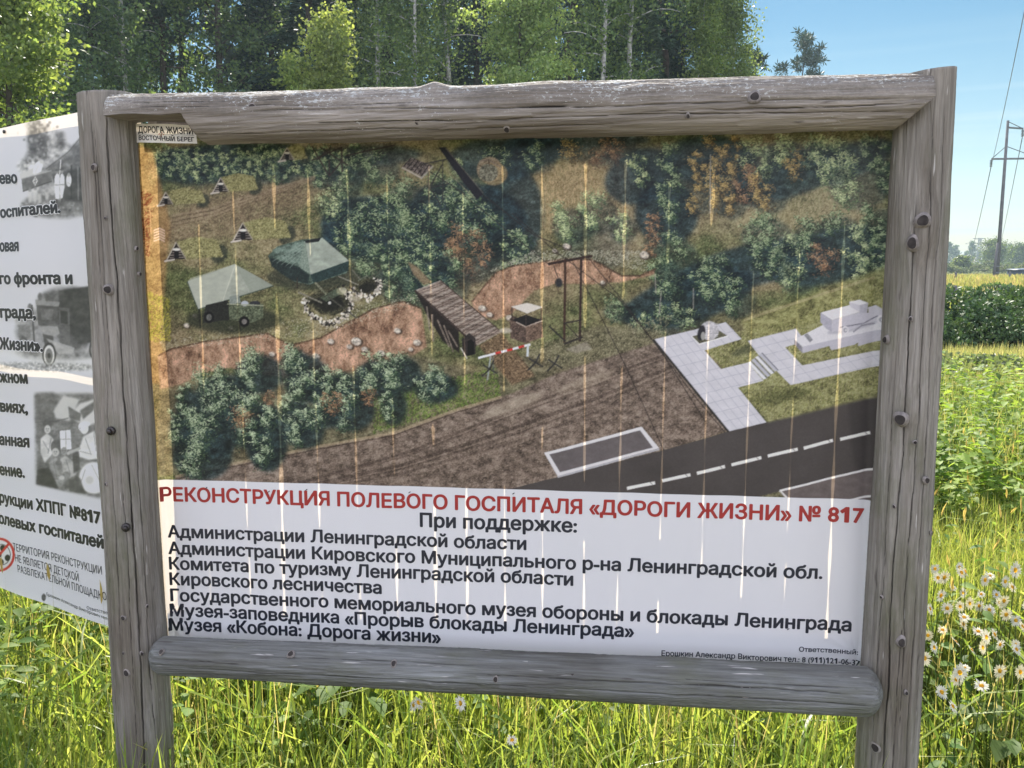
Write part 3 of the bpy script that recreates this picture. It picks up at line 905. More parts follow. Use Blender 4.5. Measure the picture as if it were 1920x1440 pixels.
# dirt track and churned verge
road = [(330, 893), (480, 862), (600, 838), (740, 812), (860, 768), (960, 737), (1040, 702), (1100, 682), (1240, 640), (1372, 806), (1240, 846), (960, 918), (900, 930), (330, 915)]
P.poly(road, (110, 99, 91), 1, 3, nB, .5)
strokes(road, 9000, (72, 62, 56), (158, 142, 128), (-.3, .6), (1, 3), .45)
P.line([(330, 893), (480, 861), (600, 837), (740, 811), (860, 767), (940, 744)], 5, (160, 142, 118), .7)
P.line([(336, 897), (480, 866), (600, 842), (740, 816), (860, 772), (940, 750)], 2, (66, 56, 50), .7)
for (o, a, wd) in ((0, .5, 5), (9, .4, 3), (34, .5, 6), (46, .4, 3), (60, .3, 4)):
    P.line([(560, 905 + o * .3), (760, 850 + o * .6), (960, 770 + o), (1120, 712 + o), (1260, 660 + o * .8)], wd, (66, 58, 54), a)
    P.line([(560, 909 + o * .3), (760, 855 + o * .6), (960, 776 + o), (1120, 718 + o), (1260, 666 + o * .8)], 2, (150, 134, 122), a * .7)
P.ell(960, 760, 60, 12, (168, 154, 138), .6, 8, -.35); P.ell(1100, 715, 60, 10, (160, 146, 130), .5, 8, -.35)

# lower-left copse
for (x, y0, y1, w) in [(470, 655, 730, 76), (545, 648, 700, 40), (560, 655, 745, 70), (630, 690, 770, 60), (600, 700, 760, 60), (400, 690, 790, 90), (690, 665, 740, 66), (740, 660, 730, 60), (730, 720, 790, 40),
                       (640, 720, 800, 76), (345, 720, 800, 40), (450, 740, 830, 90), (540, 740, 820, 60), (490, 745, 870, 60), (380, 760, 850, 80), (330, 770, 830, 30), (560, 770, 835, 56), (360, 790, 890, 90), (485, 790, 868, 60), (590, 760, 800, 60), (800, 690, 750, 60), (820, 700, 745, 50)]:
    ptree(x, y0, y1, w, None, dark=(34, 50, 44), mid=(78, 98, 74), light=(178, 194, 160), shade=.85)
for (x, y0, y1, w) in [(620, 735, 775, 50), (450, 770, 800, 60), (690, 730, 760, 40), (505, 735, 760, 30)]: ptree(x, y0, y1, w, None, **RED, shade=0)

# tents
P.ell(440, 600, 90, 26, (48, 52, 44), .8, 8)
P.poly([(352, 528), (440, 495), (514, 536), (372, 580)], (150, 158, 148), 1, 0, nB, .22)
P.poly([(352, 528), (360, 521), (440, 495), (447, 500), (420, 552), (412, 570), (372, 580)], (176, 182, 172), .55)
P.poly([(440, 495), (514, 536), (470, 548)], (128, 138, 128), .6)
P.line([(352, 528), (372, 580), (514, 536)], 2, (70, 80, 72)); P.line([(441, 496), (416, 568)], 2, (200, 204, 194), .6)
P.line([(374, 580), (376, 614)], 2.2, (40, 42, 38)); P.line([(448, 556), (450, 620)], 2, (40, 42, 38))
P.poly([(425, 566), (494, 570), (494, 596), (470, 606), (425, 598)], (84, 92, 76), 1, 0, nC, .3)
P.poly([(386, 572), (428, 562), (430, 600), (380, 606)], (44, 46, 44), 1); P.ell(392, 595, 9, 11, (30, 30, 32)); P.ell(392, 595, 5, 6, (96, 98, 96))
P.poly([(430, 556), (448, 552), (452, 568), (430, 570)], (120, 130, 126)); P.ell(459, 569, 7, 5, (170, 178, 190)); P.ell(478, 569, 10, 5, (52, 54, 60))
P.line([(426, 570), (494, 573)], 2, (150, 156, 134)); P.ell(458, 603, 10, 10, (28, 28, 30)); P.ell(458, 603, 5, 5, (110, 108, 106))
P.ell(590, 520, 90, 26, (44, 50, 44), .7, 8)
P.poly([(503, 480), (520, 462), (566, 449), (604, 446), (654, 489), (650, 512), (580, 534), (552, 528), (510, 498)], (80, 96, 88), 1, 0, nB, .3)
P.poly([(572, 453), (604, 446), (654, 489), (582, 515)], (150, 162, 152), 1, 0, nB, .25)
P.poly([(570, 452), (560, 500), (582, 515), (572, 453)], (124, 140, 130), .9); P.poly([(510, 468), (570, 452), (560, 498), (530, 486)], (104, 122, 114), .9, 1, nB, .4)
P.poly([(582, 515), (654, 489), (652, 508), (588, 532)], (46, 62, 62), 1); P.poly([(505, 482), (560, 500), (580, 516), (578, 532), (548, 526), (510, 500)], (40, 50, 50), .9, 1)
P.poly([(570, 451), (602, 445), (598, 453), (574, 456)], (40, 44, 46))
for k in range(5): P.line([(512 + k * 8, 490 + k * 3), (566, 458 + k * 5)], 1.3, (150, 164, 156), .5)
P.line([(558, 520), (558, 540)], 1.5, (60, 50, 44)); P.line([(592, 530), (610, 548)], 2, (140, 132, 118))

# gun pits: ragged trenches with a wall of rubble along the near side
def pit(floor, wall):
    P.poly([(x + 2, y + 4) for x, y in floor], (132, 120, 100), .6, 6, nB, .5)
    P.poly(floor, (62, 62, 50), 1, 2, nC, .6)
    cx_, cy_ = np.mean(floor, axis=0); P.poly([(cx_ + (x - cx_) * .7, cy_ + (y - cy_) * .62 + 3) for x, y in floor], (34, 35, 32), .85, 3)
    for (q, r_) in zip(wall[:-1], wall[1:]):
        n_ = int(math.hypot(r_[0] - q[0], r_[1] - q[1]) * 1.5)
        for k in range(n_):
            t_ = prg.random(); g_ = float(prg.choice([44, 60, 150, 190, 214, 232]))
            P.ell(lerp(q[0], r_[0], t_) + prg.normal(0, 2.2), lerp(q[1], r_[1], t_) + prg.normal(0, 3.4), prg.uniform(1.6, 3.6), prg.uniform(1.2, 2.4), (g_, g_ * .97, g_ * .92), 1, 0, prg.uniform(0, 3))


pit([(572, 558), (600, 546), (628, 536), (648, 548), (660, 572), (628, 592), (600, 588), (580, 572)], [(570, 562), (578, 585), (604, 604), (628, 606), (652, 588), (660, 570), (649, 548), (634, 539)])
pit([(664, 534), (690, 520), (706, 526), (712, 540), (690, 552), (670, 548)], [(660, 541), (669, 553), (689, 559), (708, 548), (714, 535), (704, 523)])
P.poly([(600, 558), (632, 540), (642, 550), (612, 566)], (72, 80, 68)); P.line([(560, 548), (604, 568)], 3, (120, 118, 108)); P.line([(615, 556), (668, 596)], 2.6, (70, 70, 64)); P.line([(590, 530), (612, 552)], 3, (110, 114, 96))
P.line([(634, 518), (672, 534)], 2.4, (128, 128, 118)); P.line([(660, 506), (676, 524)], 2, (96, 96, 88)); P.line([(672, 526), (690, 516)], 2.4, (90, 96, 84)); P.line([(712, 532), (736, 538)], 2, (90, 90, 84)); P.ell(618, 568, 3, 3, (200, 200, 196))
P.ell(640, 546, 9, 7, (160, 160, 130), .7, 2); P.ell(665, 560, 12, 6, (186, 178, 160), .6, 3)

# watch tower and log bridge
T_ = (58, 50, 50)
for ln_ in [[(585, 275), (617, 330)], [(617, 330), (642, 300)], [(640, 276), (641, 322)], [(600, 276), (652, 310)], [(585, 300), (640, 276)], [(648, 292), (740, 272)], [(594, 300), (620, 276)], [(617, 300), (617, 330)]]:
    P.line(ln_, 3, T_, .85)
P.poly([(755, 312), (770, 295), (810, 310), (792, 332)], (96, 88, 86), 1, 0, nC, .5)
for k in range(6): P.line([(757 + k * 6.6, 312 + k * 3.4), (771 + k * 6.6, 296 + k * 2.6)], 1.2, (40, 36, 38))
P.line([(754, 314), (791, 334)], 3, (180, 172, 166)); P.line([(790, 334), (811, 312)], 3, (160, 154, 148))
for ln_ in [[(803, 320), (804, 380)], [(830, 300), (830, 380)], [(806, 322), (872, 364)], [(806, 352), (826, 384)], [(804, 352), (842, 344)], [(790, 308), (850, 296)], [(828, 310), (806, 350)]]:
    P.line(ln_, 2.4, (54, 54, 54), .85)
P.poly([(822, 276), (836, 276), (906, 364), (894, 374), (866, 338)], (36, 36, 44), 1); P.line([(836, 278), (906, 362)], 2, (110, 104, 98), .6)
P.line([(830, 312), (890, 372)], 1.6, (130, 120, 104), .6)
P.ell(918, 318, 24, 24, (132, 118, 100), 1, 1, 0, nC, .35); P.ell(926, 326, 26, 22, (168, 142, 104), .6, 2); P.ell(916, 324, 18, 17, (108, 108, 96), 1, 1, 0, nC, .5)
P.line([(900, 302), (916, 300), (938, 312)], 3, (120, 108, 98)); P.line([(916, 300), (918, 312)], 2, (80, 70, 62))

wv = fbm(H_, W_, 40, 2.0, 3, 33, .8)
P.poly([(764, 490), (782, 500), (810, 530), (795, 535), (775, 515)], (132, 112, 92), .8, 2)
P.poly([(778, 545), (800, 590), (830, 640), (862, 662), (860, 620), (800, 560)], (40, 36, 36), .95, 1)
deck = [(778, 545), (826, 526), (940, 622), (893, 648)]
P.poly(deck, (128, 116, 108), 1, 0, wv, .55)
for k in range(34):
    t_ = k / 33.; a_ = (lerp(778, 893, t_), lerp(545, 648, t_)); b_ = (lerp(826, 940, t_), lerp(526, 622, t_))
    P.line([a_, b_], 1.3, (66, 56, 54) if k % 3 else (190, 182, 176), .65)
P.line([(778, 545), (893, 648)], 4, (58, 50, 48)); P.line([(826, 526), (940, 622)], 2, (70, 60, 56))
for (x0, y0, x1, y1) in [(810, 590, 812, 640), (820, 600, 842, 650), (832, 610, 850, 660), (800, 575, 806, 620), (840, 620, 858, 650)]: P.line([(x0, y0), (x1, y1)], 3, (128, 118, 110), .8)
path = [(897, 648), (940, 622), (1003, 705), (960, 722)]
P.poly(path, (112, 94, 76), .9, 3, nC, .4)
for k in range(6): P.line([(906 + k * 6, 642 - k * 3), (966 + k * 7, 716 - k * 3)], 1.3, (70, 58, 48), .6)
P.poly([(866, 636), (880, 624), (892, 634), (892, 664), (868, 668)], (54, 50, 50), 1); P.poly([(877, 640), (884, 636), (889, 642), (889, 664), (877, 668)], (22, 22, 26), 1)
P.line([(864, 652), (876, 672)], 2, (200, 196, 190))

# sentry box, barrier, hedgehogs, cable mast
P.poly([(956, 598), (962, 592), (988, 604), (1016, 596), (1018, 632), (986, 644), (957, 634)], (84, 72, 66), 1, 0, nC, .2)
P.poly([(960, 600), (986, 590), (1014, 600), (986, 612)], (34, 32, 34), 1); P.line([(968, 604), (986, 613), (1016, 602)], 2, (186, 172, 160)); P.poly([(986, 613), (1016, 603), (1018, 632), (986, 643)], (104, 88, 78), .9, 0, nC, .2)
P.line([(960, 576), (960, 600)], 2, (60, 52, 50)); P.line([(1015, 578), (1015, 600)], 2, (60, 52, 50)); P.line([(986, 592), (986, 612)], 2, (60, 52, 50))
P.poly([(958, 575), (988, 568), (1018, 576), (988, 588)], (206, 202, 196), 1)
P.ell(948, 620, 12, 5, (190, 182, 172), .7, 2)
n_ = 9
for k in range(n_):
    a_, b_ = k / n_, (k + 1) / n_
    P.line([(897 + 97 * a_, 671 - 25 * a_), (897 + 97 * b_, 671 - 25 * b_)], 4.2, (226, 226, 232) if k % 2 == 0 or k < 3 else (196, 62, 58))
P.line([(990, 646), (989, 668)], 4, (190, 200, 206)); P.line([(920, 668), (914, 712)], 3, (140, 150, 150)); P.line([(924, 668), (926, 700)], 2.4, (90, 96, 92))
for (x, y) in [(1004, 680), (1040, 682), (918, 692)]:
    for (dx, dy) in ((-14, 14), (14, 8), (8, -16), (-12, -8)): P.line([(x, y), (x + dx, y + dy)], 3, (56, 56, 56))
P.line([(1028, 495), (1110, 480)], 5, (58, 46, 42)); P.line([(1060, 488), (1058, 642)], 4.5, (66, 50, 44)); P.line([(1090, 484), (1087, 640)], 4.5, (58, 46, 44))
P.line([(1030, 612), (1060, 640)], 3, (50, 50, 50)); P.line([(1058, 606), (1090, 600)], 3, (54, 50, 48)); P.line([(1058, 645), (1092, 632)], 4, (54, 50, 48)); P.line([(1060, 606), (1084, 632)], 2, (54, 50, 48))
P.ell(1048, 530, 7, 9, (40, 44, 50), .9, 2); P.line([(1038, 498), (1046, 520)], 1.6, (54, 50, 50))
P.poly([(1060, 655), (1100, 640), (1110, 655), (1080, 662)], (150, 142, 132), .6, 2)
for ln_ in [[(960, 400), (1040, 470), (1160, 560), (1225, 640), (1300, 740), (1372, 826)], [(1075, 492), (1130, 600), (1170, 680), (1245, 845)], [(1104, 484), (1180, 580), (1240, 660), (1322, 790)], [(868, 364), (960, 440), (1030, 497)], [(905, 364), (1000, 440), (1104, 484)]]:
    P.line(ln_, 1.8, (50, 46, 46), .75)

# asphalt road, bays, dashes
RD = (74, 71, 71)
P.poly([(900, 930), (960, 916), (1240, 845), (1370, 808), (1440, 790), (1652, 736), (1645, 960), (900, 960)], RD, 1, 0, nA, .10)
P.poly([(1590, 756), (1660, 735), (1650, 940), (1630, 940), (1600, 860)], (48, 46, 48), .35, 8)
P.poly([(1020, 849), (1203, 800), (1236, 840), (1046, 893)], (206, 206, 212), 1); P.poly([(1030, 852), (1200, 807), (1224, 839), (1050, 885)], (96, 92, 94), 1, 0, nB, .08)
P.line([(1046, 894), (1236, 842)], 3.5, (168, 168, 176))
P.poly([(1462, 920), (1650, 872), (1650, 945), (1478, 940)], (98, 92, 92), 1, 0, nB, .10)
P.line([(1462, 920), (1652, 874)], 4, (210, 210, 214)); P.line([(1462, 920), (1478, 936)], 4, (210, 210, 214)); P.line([(1590, 939), (1650, 924)], 4, (210, 210, 214))
P.poly([(1425, 930), (1462, 921), (1474, 936), (1430, 940)], (104, 102, 80), .9, 2, nC, .5)
for (x0, y0, x1, y1) in [(1176, 916, 1228, 905), (1242, 901, 1294, 890), (1307, 887, 1359, 875), (1372, 872, 1427, 858), (1440, 855, 1495, 842), (1507, 840, 1562, 826), (1576, 824, 1631, 811)]:
    P.line([(x0, y0), (x1, y1)], 6, (216, 214, 214)); P.line([(x1 - 9, y1 - 1), (x1 - 5, y1 + 3)], 1.4, (90, 88, 88))

# grass round the memorial
P.poly([(1300, 640), (1400, 630), (1490, 600), (1660, 560), (1660, 740), (1440, 792), (1380, 720), (1330, 660)], (118, 118, 86), .95, 4, nB, .5)
P.poly([(1390, 600), (1660, 500), (1660, 570), (1500, 612), (1400, 632)], (128, 128, 86), .8, 8, nB, .5)
strokes([(1300, 640), (1490, 600), (1660, 510), (1660, 735), (1440, 790)], 7000, (86, 94, 52), (186, 182, 130), (-1.4, .4), (1, 3), .6)
P.line([(1395, 600), (1470, 575), (1560, 545), (1640, 520)], 5, (172, 160, 124), .5)
P.ell(1470, 742, 50, 12, (70, 74, 50), .6, 8, -.2); P.ell(1400, 655, 30, 8, (66, 70, 56), .7, 4, -.4)
# pale paving
PV, PS = (196, 197, 208), (150, 150, 166)
pav = [(1227, 636), (1361, 604), (1391, 636), (1321, 657), (1352, 692), (1402, 680), (1432, 714), (1384, 727), (1437, 792), (1368, 809)]
pav2 = [(1402, 639), (1492, 616), (1510, 640), (1472, 651), (1504, 685), (1654, 655), (1654, 684), (1482, 722), (1457, 696), (1422, 665)]
P.line([(1225, 637), (1366, 810)], 4, (54, 54, 54))
for p_ in (pav, pav2): P.poly(p_, PV, 1, 0, nB, .05)


def tiles(p_, nx, ny, box):
    mk = P.mask(p_)
    sl_, m_ = mk; x, y = P.xx[sl_], P.yy[sl_]
    (ox, oy), (ux, uy), (vx, vy) = box
    det = ux * vy - uy * vx
    u_ = ((x - ox) * vy - (y - oy) * vx) / det; v_ = (ux * (y - oy) - uy * (x - ox)) / det
    fu, fv = np.abs((u_ * nx) % 1 - .5), np.abs((v_ * ny) % 1 - .5)
    L1 = np.clip(1 - (.5 - fu) * math.hypot(ux, uy) / nx / .9, 0, 1); L2 = np.clip(1 - (.5 - fv) * math.hypot(vx, vy) / ny / .9, 0, 1)
    g_ = np.maximum(L1, L2) * m_ * .42
    P.a[sl_] = P.a[sl_] * (1 - g_[..., None]) + np.array([120, 122, 140]) / 255. * g_[..., None]


tiles(pav, 9, 10, ((1227, 636), (134, -32), (141, 173))); tiles(pav2, 12, 6, ((1402, 639), (252, -62), (80, 84)))
P.poly([(1297, 631), (1344, 617), (1365, 630), (1311, 645)], (84, 84, 70), 1, 0, nC, .3); P.line([(1297, 631), (1311, 645), (1365, 630)], 2, (226, 226, 226))
P.ell(1330, 620, 18, 18, (176, 176, 184), 1, 1, 0, nC, .25); P.ell(1315, 624, 7, 15, (44, 44, 50), .95, 1, .2); P.ell(1318, 630, 4, 8, (150, 150, 150))
for k in range(7): P.line([(1324, 608 + k * 4), (1346, 606 + k * 4.2)], 1, (220, 220, 226), .5)
for k in range(4):
    P.poly([(1402 + k * 7, 680 - k * 5), (1408 + k * 7, 677 - k * 5), (1438 + k * 7, 709 - k * 5), (1432 + k * 7, 712 - k * 5)], (214, 215, 224) if k % 2 == 0 else (176, 178, 192))
    P.line([(1408 + k * 7, 677 - k * 5), (1438 + k * 7, 709 - k * 5)], 1.8, (96, 98, 108))
# memorial lorry on its plinth
P.poly([(1489, 636), (1545, 608), (1658, 600), (1656, 628), (1504, 650)], (206, 207, 216), 1)
P.poly([(1489, 636), (1504, 650), (1504, 662), (1489, 645)], (120, 120, 134), 1)
P.poly([(1504, 650), (1656, 616), (1656, 636), (1609, 649), (1609, 642), (1603, 646), (1559, 657), (1555, 649), (1504, 662)], (178, 178, 192), 1)
P.poly([(1507, 628), (1514, 625), (1524, 637), (1518, 642)], (128, 130, 140), 1)
P.ell(1600, 612, 50, 8, (150, 150, 164), .6, 3, -.25)
P.poly([(1538, 586), (1593, 572), (1612, 585), (1560, 600)], (212, 212, 220)); P.poly([(1538, 586), (1560, 600), (1560, 622), (1549, 616), (1538, 604)], (164, 164, 180)); P.poly([(1560, 600), (1612, 585), (1646, 588), (1640, 602), (1590, 620), (1560, 622)], (184, 184, 198))
P.poly([(1592, 566), (1612, 562), (1628, 568), (1626, 586), (1612, 585), (1594, 575)], (190, 190, 202)); P.poly([(1612, 571), (1628, 568), (1626, 586), (1612, 588)], (168, 168, 182)); P.poly([(1592, 566), (1612, 562), (1628, 568), (1612, 572)], (214, 214, 222))
P.poly([(1628, 576), (1642, 572), (1658, 582), (1656, 600), (1630, 604)], (186, 186, 198)); P.line([(1575, 614), (1620, 606), (1645, 592)], 2.4, (120, 120, 134))
for (x, y, r) in [(1651, 599, 9), (1585, 619, 8)]: P.ell(x, y, r * .8, r, (206, 206, 216)); P.ell(x, y, r * .45, r * .55, (150, 150, 164)); P.ell(x + 1, y, r * .2, r * .25, (220, 220, 226))
P.line([(1600, 622), (1616, 610), (1640, 606)], 3, (130, 130, 144))
# picture wide grain
nE = prg.random((H_, W_)); nE = (nE + np.roll(nE, 1, 0) + np.roll(nE, 1, 1) + np.roll(nE, (1, 1), (0, 1))) / 4
hard = np.clip(1 - np.abs(P.a.mean(-1) - .32) * 2.2, .12, 1)            # the painted ground is gritty, pavings and asphalt are clean
clean = np.zeros((H_, W_)); 
for pl_ in (pav, pav2, [(900, 930), (960, 916), (1240, 845), (1370, 808), (1440, 790), (1652, 736), (1645, 960), (900, 960)], [(1020, 849), (1203, 800), (1236, 840), (1046, 893)], [(352, 528), (440, 495), (514, 536), (372, 580)], [(572, 453), (604, 446), (654, 489), (582, 515)]):
    mk = P.mask(pl_); clean[mk[0]] = np.maximum(clean[mk[0]], mk[1])
P.a *= (1 + hard * (1 - .85 * clean) * (.75 * (nE - .5) + .34 * (nC - .5) + .22 * (nB - .5)))[..., None]
lum_ = (P.a @ np.array([.3, .55, .15]))[..., None]
P.a = (lum_ + (P.a - lum_) * .95) * np.array([1.0, .985, 1.01])
P.a = np.where(P.a < .62, P.a + (P.a - .40) * .22 * np.clip((.62 - P.a) * 5, 0, 1), P.a)
P.a = np.clip(P.a, 0, 1)


def to_lin(c): return np.where(c <= .04045, c / 12.92, ((c + .055) / 1.055) ** 2.4)


WHITE_SEEN = to_lin(np.array([206, 206, 220]) / 255.)
WHITE = np.array([.80, .80, .80])


def sample(cv, px, py):
    x = np.clip(px - cv.x0, 0, cv.w - 1.001); y = np.clip(py - cv.y0, 0, cv.h - 1.001)
    xi, yi = x.astype(int), y.astype(int); fx, fy = (x - xi)[:, None], (y - yi)[:, None]
    c = (cv.a[yi, xi] * (1 - fx) + cv.a[yi, xi + 1] * fx) * (1 - fy) + (cv.a[yi + 1, xi] * (1 - fx) + cv.a[yi + 1, xi + 1] * fx) * fy
    return np.clip(to_lin(c) / WHITE_SEEN * .80, .004, .85)


# ------------------------------------------------------------------ the main banner
SPLIT_Z, BX0, BX1, BZ0, BZ1 = .995, -.995, .992, .50, 1.95


def ban_y(x, z):
    """the slack of the vinyl: shallow vertical ripples, puckers in the corners, edges curling back"""
    y = .0016 * np.sin(x * 23 + .6 * np.sin(z * 3)) + .0010 * np.sin(x * 51 + 2 * z) + .0009 * np.sin(z * 9 + x * 4)
    d = np.hypot(x - .945, z - .575); y = y + .0009 * np.exp(-(d / .09) ** 2) * np.sin(np.arctan2(z - .575, x - .945) * 14)
    d = np.hypot(x + .95, z - .60); y = y + .0018 * np.exp(-(d / .08) ** 2) * np.sin(np.arctan2(z - .60, x + .95) * 12)
    y = y - .012 * np.exp(-((x - .962) / .012) ** 2) - .010 * np.exp(-((x + .958) / .010) ** 2) * np.clip((1.25 - z) / .2, 0, 1)
    return BAN_Y + y


def grid_faces(ny, nx):
    i = np.arange(ny - 1)[:, None] * nx; k = np.arange(nx - 1)[None, :]
    return np.stack([i + k, i + k + 1, i + nx + k + 1, i + nx + k], -1).reshape(-1, 4)


xs = np.linspace(BX0, BX1, 1060)
zs = np.concatenate([np.linspace(BZ0, SPLIT_Z - .001, 90), np.linspace(SPLIT_Z + .0006, BZ1, 510)])
X, Z = np.meshgrid(xs, zs)
Xf, Zf = X.ravel(), Z.ravel()
px_, py_ = proj(Xf, BAN_Y, Zf)
colr = sample(P, px_, py_)
wh = Zf < SPLIT_Z
colr[wh] = WHITE
banner = empty('picture_banner', (0, BAN_Y, BZ0))
tag(banner, 'wide vinyl banner with aerial picture of a field hospital above red and black lettering', 'banner')
mesh('printed_sheet', np.stack([Xf, ban_y(Xf, Zf), Zf], -1), [grid_faces(len(zs), len(xs))], M['print'], banner, {'print': colr})


def text_mesh(body, bold=0.02):
    """flat letters, filled by winding number; weight is added by laying shifted copies over each other, a hair apart"""
    c = bpy.data.curves.new('t', 'FONT'); c.body = body.replace('1', '\U0001d7ed'); c.size = 1
    o = bpy.data.objects.new('t', c); COL.objects.link(o)
    dg = bpy.context.evaluated_depsgraph_get(); dg.update()
    cs = []
    for sp_ in o.evaluated_get(dg).to_curve(dg).splines:
        if sp_.type != 'BEZIER': cs.append([q.co.to_2d() for q in sp_.points]); continue
        bp_, pts = sp_.bezier_points, []
        for i in range(len(bp_)):
            a_, b_ = bp_[i], bp_[(i + 1) % len(bp_)]; d = b_.co - a_.co
            off = lambda h: abs((h - a_.co).x * d.y - (h - a_.co).y * d.x) / max(d.length, 1e-9)
            if off(a_.handle_right) < 1e-4 and off(b_.handle_left) < 1e-4: pts.append(a_.co.to_2d())
            else: pts += [q.to_2d() for q in interpolate_bezier(a_.co, a_.handle_right, b_.handle_left, b_.co, 4)[:-1]]
        cs.append(pts)
    bpy.data.objects.remove(o); bpy.data.curves.remove(c)
    vs, es, k = [], [], 0
    for q in cs:
        vs += q; es += [(k + i, k + (i + 1) % len(q)) for i in range(len(q))]; k += len(q)
    v, _, f, _, _, _ = delaunay_2d_cdt(vs, es, [], 0, 1e-6)
    V = np.array([tuple(q) for q in v]); T = np.array(f, np.int32); S = np.array([tuple(q) for q in vs]); E = np.array(es)
    cen = V[T].mean(1); A, B = S[E[:, 0]], S[E[:, 1]]
    x, y = cen[:, :1], cen[:, 1:]
    cross = (B[:, 0] - A[:, 0]) * (y - A[:, 1]) - (x - A[:, 0]) * (B[:, 1] - A[:, 1])
    wnd = ((A[:, 1] <= y) & (B[:, 1] > y) & (cross > 0)).sum(1) - ((A[:, 1] > y) & (B[:, 1] <= y) & (cross < 0)).sum(1)
    T = T[wnd != 0]
    t0, t1, t2 = V[T[:, 0]], V[T[:, 1]], V[T[:, 2]]
    fl = ((t1 - t0)[:, 0] * (t2 - t0)[:, 1] - (t1 - t0)[:, 1] * (t2 - t0)[:, 0]) < 0
    T[fl] = T[fl][:, ::-1]
    use = np.unique(T); remap = np.zeros(len(V), np.int32); remap[use] = np.arange(len(use)); V, T = V[use], remap[T]
    offs = [(0, 0)]
    if bold > 0:
        k = 8 if bold < .05 else 12
        offs += [(bold * math.cos(2 * math.pi * i / k), bold * .8 * math.sin(2 * math.pi * i / k)) for i in range(k)]
        if bold > .05: offs += [(bold * .5 * math.cos(2 * math.pi * i / 6), bold * .4 * math.sin(2 * math.pi * i / 6)) for i in range(6)]
    VV = np.vstack([V + np.array(q) for q in offs]); TT = np.vstack([T + i * len(V) for i in range(len(offs))])
    return VV, TT, np.repeat(np.arange(len(offs)) * .00002, len(V))


CAPH = .727       # cap height of the lettering, in units of its size


def lettering(parent, body, a, b, capz, mat, place, bold=.014, lift=.0007, name='lettering', halo=0):
    """a, b: (u, v) where the baseline starts and ends; capz the height of a capital; place(u, v, lift) -> points"""
    V, T, dl = text_mesh(body, bold)
    w0, w1 = V[:, 0].min(), V[:, 0].max()
    s = (V[:, 0] - w0) / (w1 - w0)
    u = a[0] + (b[0] - a[0]) * s; v = a[1] + (b[1] - a[1]) * s + V[:, 1] * capz / CAPH
    return mesh(name, place(u, v, lift + dl), [T], mat, parent, None, False)


def place_main(u, v, lift): return np.stack([u, ban_y(u, v) - lift, v], -1)


def main_text(body, p0, p1, cap0, mat, bold=.033):
    a, b = PY(*p0, BAN_Y), PY(*p1, BAN_Y)
    z = (a.z + b.z) / 2; capz = PY(p0[0], p0[1] - cap0, BAN_Y).z - PY(*p0, BAN_Y).z
    return lettering(banner, body, (a.x, z), (b.x, z), capz, mat, place_main, bold)


o = main_text('РЕКОНСТРУКЦИЯ ПОЛЕВОГО ГОСПИТАЛЯ «ДОРОГИ ЖИЗНИ» № 817', (304, 937), (1619, 981), 25.5, M['ink_red'], .033); o['label'] = 'red headline lettering'
main_text('При поддержке:', (787, 988), (1082, 997), 25.5, M['ink_dark'])
main_text('Администрации Ленинградской области', (316, 1006.5), (987, 1031), 22.5, M['ink_dark'])
main_text('Администрации Кировского Муниципального р-на Ленинградской обл.', (317, 1036), (1542, 1086.7), 22.5, M['ink_dark'])
main_text('Комитета по туризму Ленинградской области', (318.5, 1066.7), (1075, 1097), 22.5, M['ink_dark'])
main_text('Кировского лесничества', (319.5, 1096), (716.4, 1112), 22.5, M['ink_dark'])
main_text('Государственного мемориального музея обороны и блокады Ленинграда', (321, 1125), (1596, 1184), 22.5, M['ink_dark'])
main_text('Музея-заповедника «Прорыв блокады Ленинграда»', (320.5, 1154), (1189, 1194.6), 22.5, M['ink_dark'])
main_text('Музея «Кобона: Дорога жизни»', (319, 1180), (827, 1205.6), 22.5, M['ink_dark'])
main_text('Ответственный:', (1497.7, 1221), (1608, 1227), 9, M['ink_dark'], .024)
main_text('Ерошкин Александр Викторович тел.: 8 (911)121-06-37', (1240, 1230), (1611, 1245.6), 10, M['ink_dark'], .024)
# staples along the seam of the print
for px, py in [(388, 915), (575, 919), (768, 924), (963, 926), (505, 922), (1160, 1190), (1478, 1180)]:
    p = PY(px, py, BAN_Y); st = MB()
    st.tube([(p.x - .003, float(ban_y(p.x, p.z)) - .0016, p.z - .001), (p.x + .002, float(ban_y(p.x, p.z)) - .002, p.z + .003)], .0011, 6)
    st.build('staple', M['bolt'], banner)

# small sticker strip above the picture
sticker = empty('sticker_strip', PY(312, 252, .012))
tag(sticker, 'small white paper strip with black hand-drawn lettering under the top rail', 'sticker')
SA, SB, SD, SC = PY(254.5, 232, .012), PY(366, 235, .012), PY(257, 267.5, .012), PY(372, 270, .012)


def stk(u, v, lift):
    u = np.asarray(u, float); v = np.asarray(v, float)
    p = (np.outer((1 - u) * (1 - v), SA) + np.outer(u * (1 - v), SB) + np.outer((1 - u) * v, SD) + np.outer(u * v, SC))
    p[:, 1] += -.010 * np.sin(u * 3.1) + .003 * np.sin(u * 9 + v * 2) - lift - .004 * v * np.cos(u * 7)
    return p


gu, gv = np.meshgrid(np.linspace(0, 1, 30), np.linspace(0, 1, 10))
mesh('paper', stk(gu.ravel(), gv.ravel(), 0), [grid_faces(10, 30)[:, ::-1]], M['paper'], sticker)


def stk_place(u, v, lift): return stk(u, v, lift)


